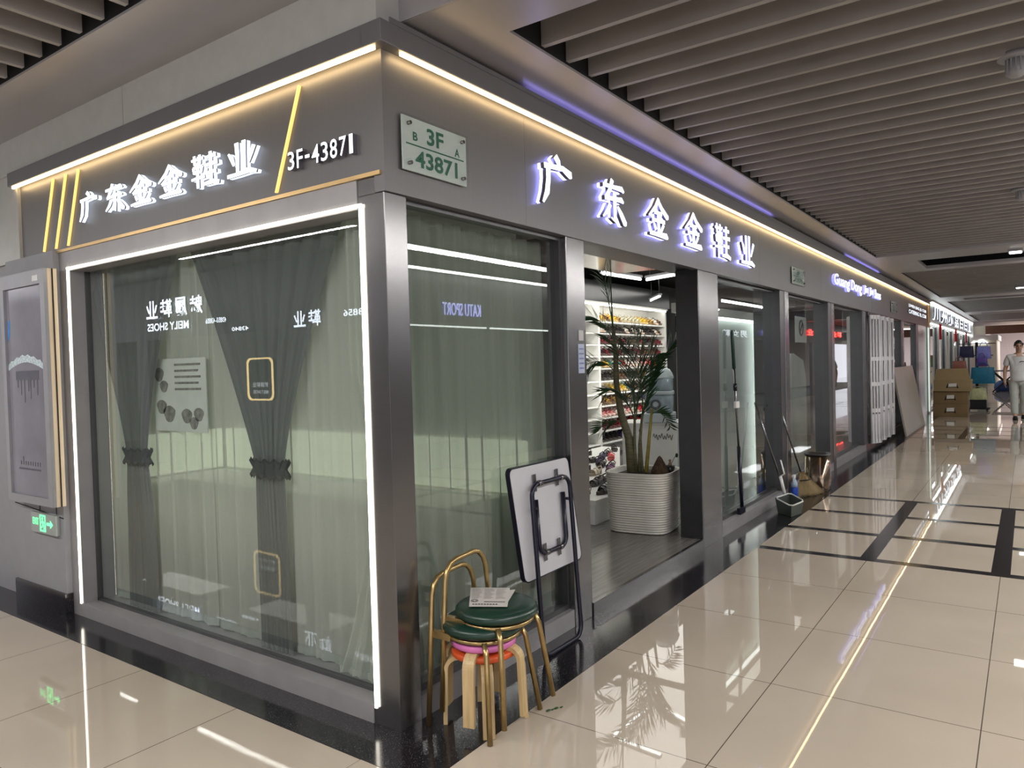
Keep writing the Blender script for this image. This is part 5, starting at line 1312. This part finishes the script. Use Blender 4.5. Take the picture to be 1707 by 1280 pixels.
MB().box(39.46, 39.5, -2.05, -1.40, 0.90, 1.30).build('front', mat('dull_green', (0.13, 0.20, 0.12), 0.6), t, world=True)
MB().box(39.5, 40.4, -2.05, -1.40, 0.95, 1.28).build('tray', mat('dull_green', (0.13, 0.20, 0.12), 0.6), t, world=True)
MB().box(39.55, 40.3, -2.0, -1.55, 1.285, 1.48).build('goods', mat('brown_goods', (0.20, 0.13, 0.07), 0.7, noise=0.4), t, world=True)

# ------------------------------------------------------------------ walking person
def skin(verts, edges, root=0, sub=2):
    me = bpy.data.meshes.new('tmp'); me.from_pydata([v[:3] for v in verts], edges, []); o = bpy.data.objects.new('tmp', me); COL.objects.link(o)
    md = o.modifiers.new('s', 'SKIN'); md.use_smooth_shade = True
    for i, v in enumerate(verts):
        r = v[3]; me.skin_vertices[0].data[i].radius = r if isinstance(r, tuple) else (r, r)
        me.skin_vertices[0].data[i].use_root = (i == root)
    o.modifiers.new('u', 'SUBSURF').levels = sub
    dg = bpy.context.evaluated_depsgraph_get(); dg.update()
    out = bpy.data.meshes.new_from_object(o.evaluated_get(dg))
    bpy.data.objects.remove(o); bpy.data.meshes.remove(me)
    return out
def put(name, me, m, parent):
    me.name = name; me.materials.clear(); me.materials.append(m)
    for p in me.polygons: p.use_smooth = True
    o = bpy.data.objects.new(name, me); COL.objects.link(o); o.parent = parent
    return o
# local frame: faces -Y, right hand at -X
def person(label, loc, rz, shirt, legwear, legcol, shorts=False):
    skinm = mat('warm_skin', (0.42, 0.25, 0.17), 0.5, noise=0.05)
    J = {}
    vs, es = [], []
    def add(n, p, r, par=None):
        vs.append((p[0], p[1], p[2], r)); J[n] = len(vs)-1
        if par is not None: es.append((J[par], J[n]))
    add('pelvis', (0, 0, 0.92), (0.135, 0.105)); add('belly', (0, -0.01, 1.06), (0.13, 0.10), 'pelvis'); add('chest', (0, 0.0, 1.26), (0.155, 0.11), 'belly'); add('upper', (0, 0.005, 1.40), (0.12, 0.085), 'chest')
    add('neck', (0, -0.01, 1.49), 0.052, 'upper'); add('jaw', (0, -0.055, 1.565), (0.060, 0.066), 'neck'); add('face', (0, -0.062, 1.63), (0.072, 0.088), 'jaw'); add('crown', (0, -0.045, 1.705), (0.066, 0.082), 'face'); add('top', (0, -0.04, 1.74), (0.035, 0.045), 'crown')
    for s, n in ((-1, 'r'), (1, 'l')):
        sw = 0.10 if n == 'r' else -0.06
        add('sh'+n, (s*0.175, 0.0, 1.40), 0.062, 'upper'); add('el'+n, (s*0.255, 0.02+0.3*max(0, -sw), 1.12), 0.043, 'sh'+n); add('wr'+n, (s*0.27, -0.08 if n == 'r' else 0.02, 0.89), 0.030, 'el'+n); add('pa'+n, (s*0.272, -0.10 if n == 'r' else 0.0, 0.82), (0.018, 0.036), 'wr'+n)
        bp = V((s*0.272, -0.10 if n == 'r' else 0.0, 0.82))
        for k, (dy, L) in enumerate(((-0.028, .062), (-0.010, .072), (0.010, .068), (0.027, .054))):
            add('k%d%s' % (k, n), bp+V((0, dy, -0.035)), 0.010, 'pa'+n); add('m%d%s' % (k, n), bp+V((-s*0.008, dy*1.1, -0.035-L*0.55)), 0.009, 'k%d%s' % (k, n)); add('t%d%s' % (k, n), bp+V((-s*0.025, dy*1.1, -0.035-L)), 0.0075, 'm%d%s' % (k, n))
        add('th1'+n, bp+V((-s*0.012, -0.040, -0.005)), 0.011, 'pa'+n); add('th2'+n, bp+V((-s*0.022, -0.055, -0.04)), 0.0085, 'th1'+n)
        st = -0.20 if n == 'r' else 0.17
        add('hip'+n, (s*0.095, 0, 0.86), 0.092, 'pelvis'); add('kn'+n, (s*0.10, st*0.42-0.02, 0.49), 0.060, 'hip'+n); add('cf'+n, (s*0.10, st*0.72+0.015, 0.32), 0.055, 'kn'+n); add('an'+n, (s*0.10, st*1.05, 0.09), 0.038, 'cf'+n); add('hl'+n, (s*0.10, st*1.05+0.03, 0.05), 0.035, 'an'+n); add('toe'+n, (s*0.11, st*1.05-0.12, 0.035), (0.038, 0.025), 'an'+n)
    t = put('person', skin(vs, es), skinm, None)
    t.location = loc; t.rotation_euler = (0, 0, rz); tag(t, label, 'person')
    # t-shirt
    v2, e2 = [], []
    def a2(p, r, par=None):
        v2.append((p[0], p[1], p[2], r))
        if par is not None: e2.append((par, len(v2)-1))
        return len(v2)-1
    c0 = a2((0, 0, 1.25), (0.185, 0.135)); c1 = a2((0, -0.005, 1.05), (0.175, 0.130), c0); cx_ = a2((0, -0.005, 0.92), (0.178, 0.138), c1); a2((0, -0.005, 0.82), (0.180, 0.138), cx_)
    c2 = a2((0, 0.0, 1.39), (0.145, 0.105), c0); a2((0, -0.005, 1.465), (0.072, 0.070), c2)
    for s in (-1, 1):
        k = a2((s*0.18, 0.0, 1.40), 0.082, c2); a2((s*0.243, 0.012, 1.19), 0.074, k)
    put('t_shirt', skin(v2, e2), shirt, t)
    v2, e2 = [], []
    c0 = a2((0, 0, 0.93), (0.155, 0.122))
    for s, n in ((-1, 'r'), (1, 'l')):
        k = a2((s*0.095, 0, 0.83), 0.108, c0)
        kn, cf, an = (V(vs[J[q+n]][:3]) for q in ('kn', 'cf', 'an'))
        k2 = a2(kn, 0.086, k)
        if not shorts: k3 = a2(cf, 0.080, k2); a2(an+V((0, 0, 0.0)), 0.070, k3)
    put(legwear, skin(v2, e2), legcol, t)
    for n in 'rl':
        an = V(vs[J['an'+n]][:3]); b = MB()
        b.lathe([(0.050, 0.0), (0.054, 0.012), (0.052, 0.04), (0.036, 0.085), (0.034, 0.09)], 18, (an.x, an.y-0.045, 0.0), 0.95, 2.35); b.build('shoe', M['black'], t)
    hb = MB()
    def hr(u, v):
        a = 2*PI*u; th = v*PI*0.56
        r = 0.100+0.006*math.sin(a*9+5*v)+(0.012*math.sin(a*5+11*v))
        front = max(0, -math.sin(a))
        th *= (1.0-0.36*front)
        return V((r*0.86*math.sin(th)*math.cos(a), -0.045+r*1.02*math.sin(th)*math.sin(a), 1.665+r*1.02*math.cos(th)))
    hb.grid(hr, 30, 10); hb.build('hair', mat('black_hair', (0.012, 0.010, 0.010), 0.6, noise=0.3, nscale=50), t, thick=0.008)
    eb = MB()
    for s in (-1, 1): eb.ball((s*0.030, -0.140, 1.640), 0.010, 1.3, 0.6, 0.8); eb.ribbon([(s*0.014, -0.146, 1.660), (s*0.032, -0.146, 1.664), (s*0.050, -0.136, 1.658)], 0.004, 0.003, (0, 0, 1))
    eb.build('eyes', M['black'], t)
    nb = MB(); nb.ball((0, -0.152, 1.610), 0.016, 0.8, 1, 1.5); nb.build('nose', skinm, t)
    mb_ = MB(); mb_.ball((0, -0.134, 1.570), 0.022, 1.1, 0.5, 0.3); mb_.build('mouth', mat('lips', (0.35, 0.14, 0.12), 0.5), t)
    for s in (-1, 1):
        e = MB(); e.ball((s*0.078, -0.048, 1.630), 0.026, 0.4, 0.8, 1.2); e.build('ear', skinm, t)
    return t
white_shirt = mat('white_cotton', (0.62, 0.62, 0.64), 0.8, noise=0.05, bump=0.15, bscale=14)
p = person('person in white t-shirt and pale grey trousers walking towards us at the right edge', (17.85, -1.93, 0.0), -PI/2+0.12, white_shirt, 'trousers', mat('pale_grey_trousers', (0.42, 0.45, 0.43), 0.8, noise=0.08, bump=0.15, bscale=10))
lg = MB(); lg.tube([V((0.055+0.055*math.cos(a), -0.142, 1.275+0.025*math.sin(a))) for a in [PI*i/8 for i in range(9)]], 0.009, 6); lg.build('chest_print', M['frame'], p)
person('person in pale t-shirt and dark shorts standing far across the corridor, seen in the glass', (20.3, -4.05, 0.0), 2.4, white_shirt, 'shorts', mat('dark_shorts', (0.04, 0.045, 0.05), 0.8), shorts=True)
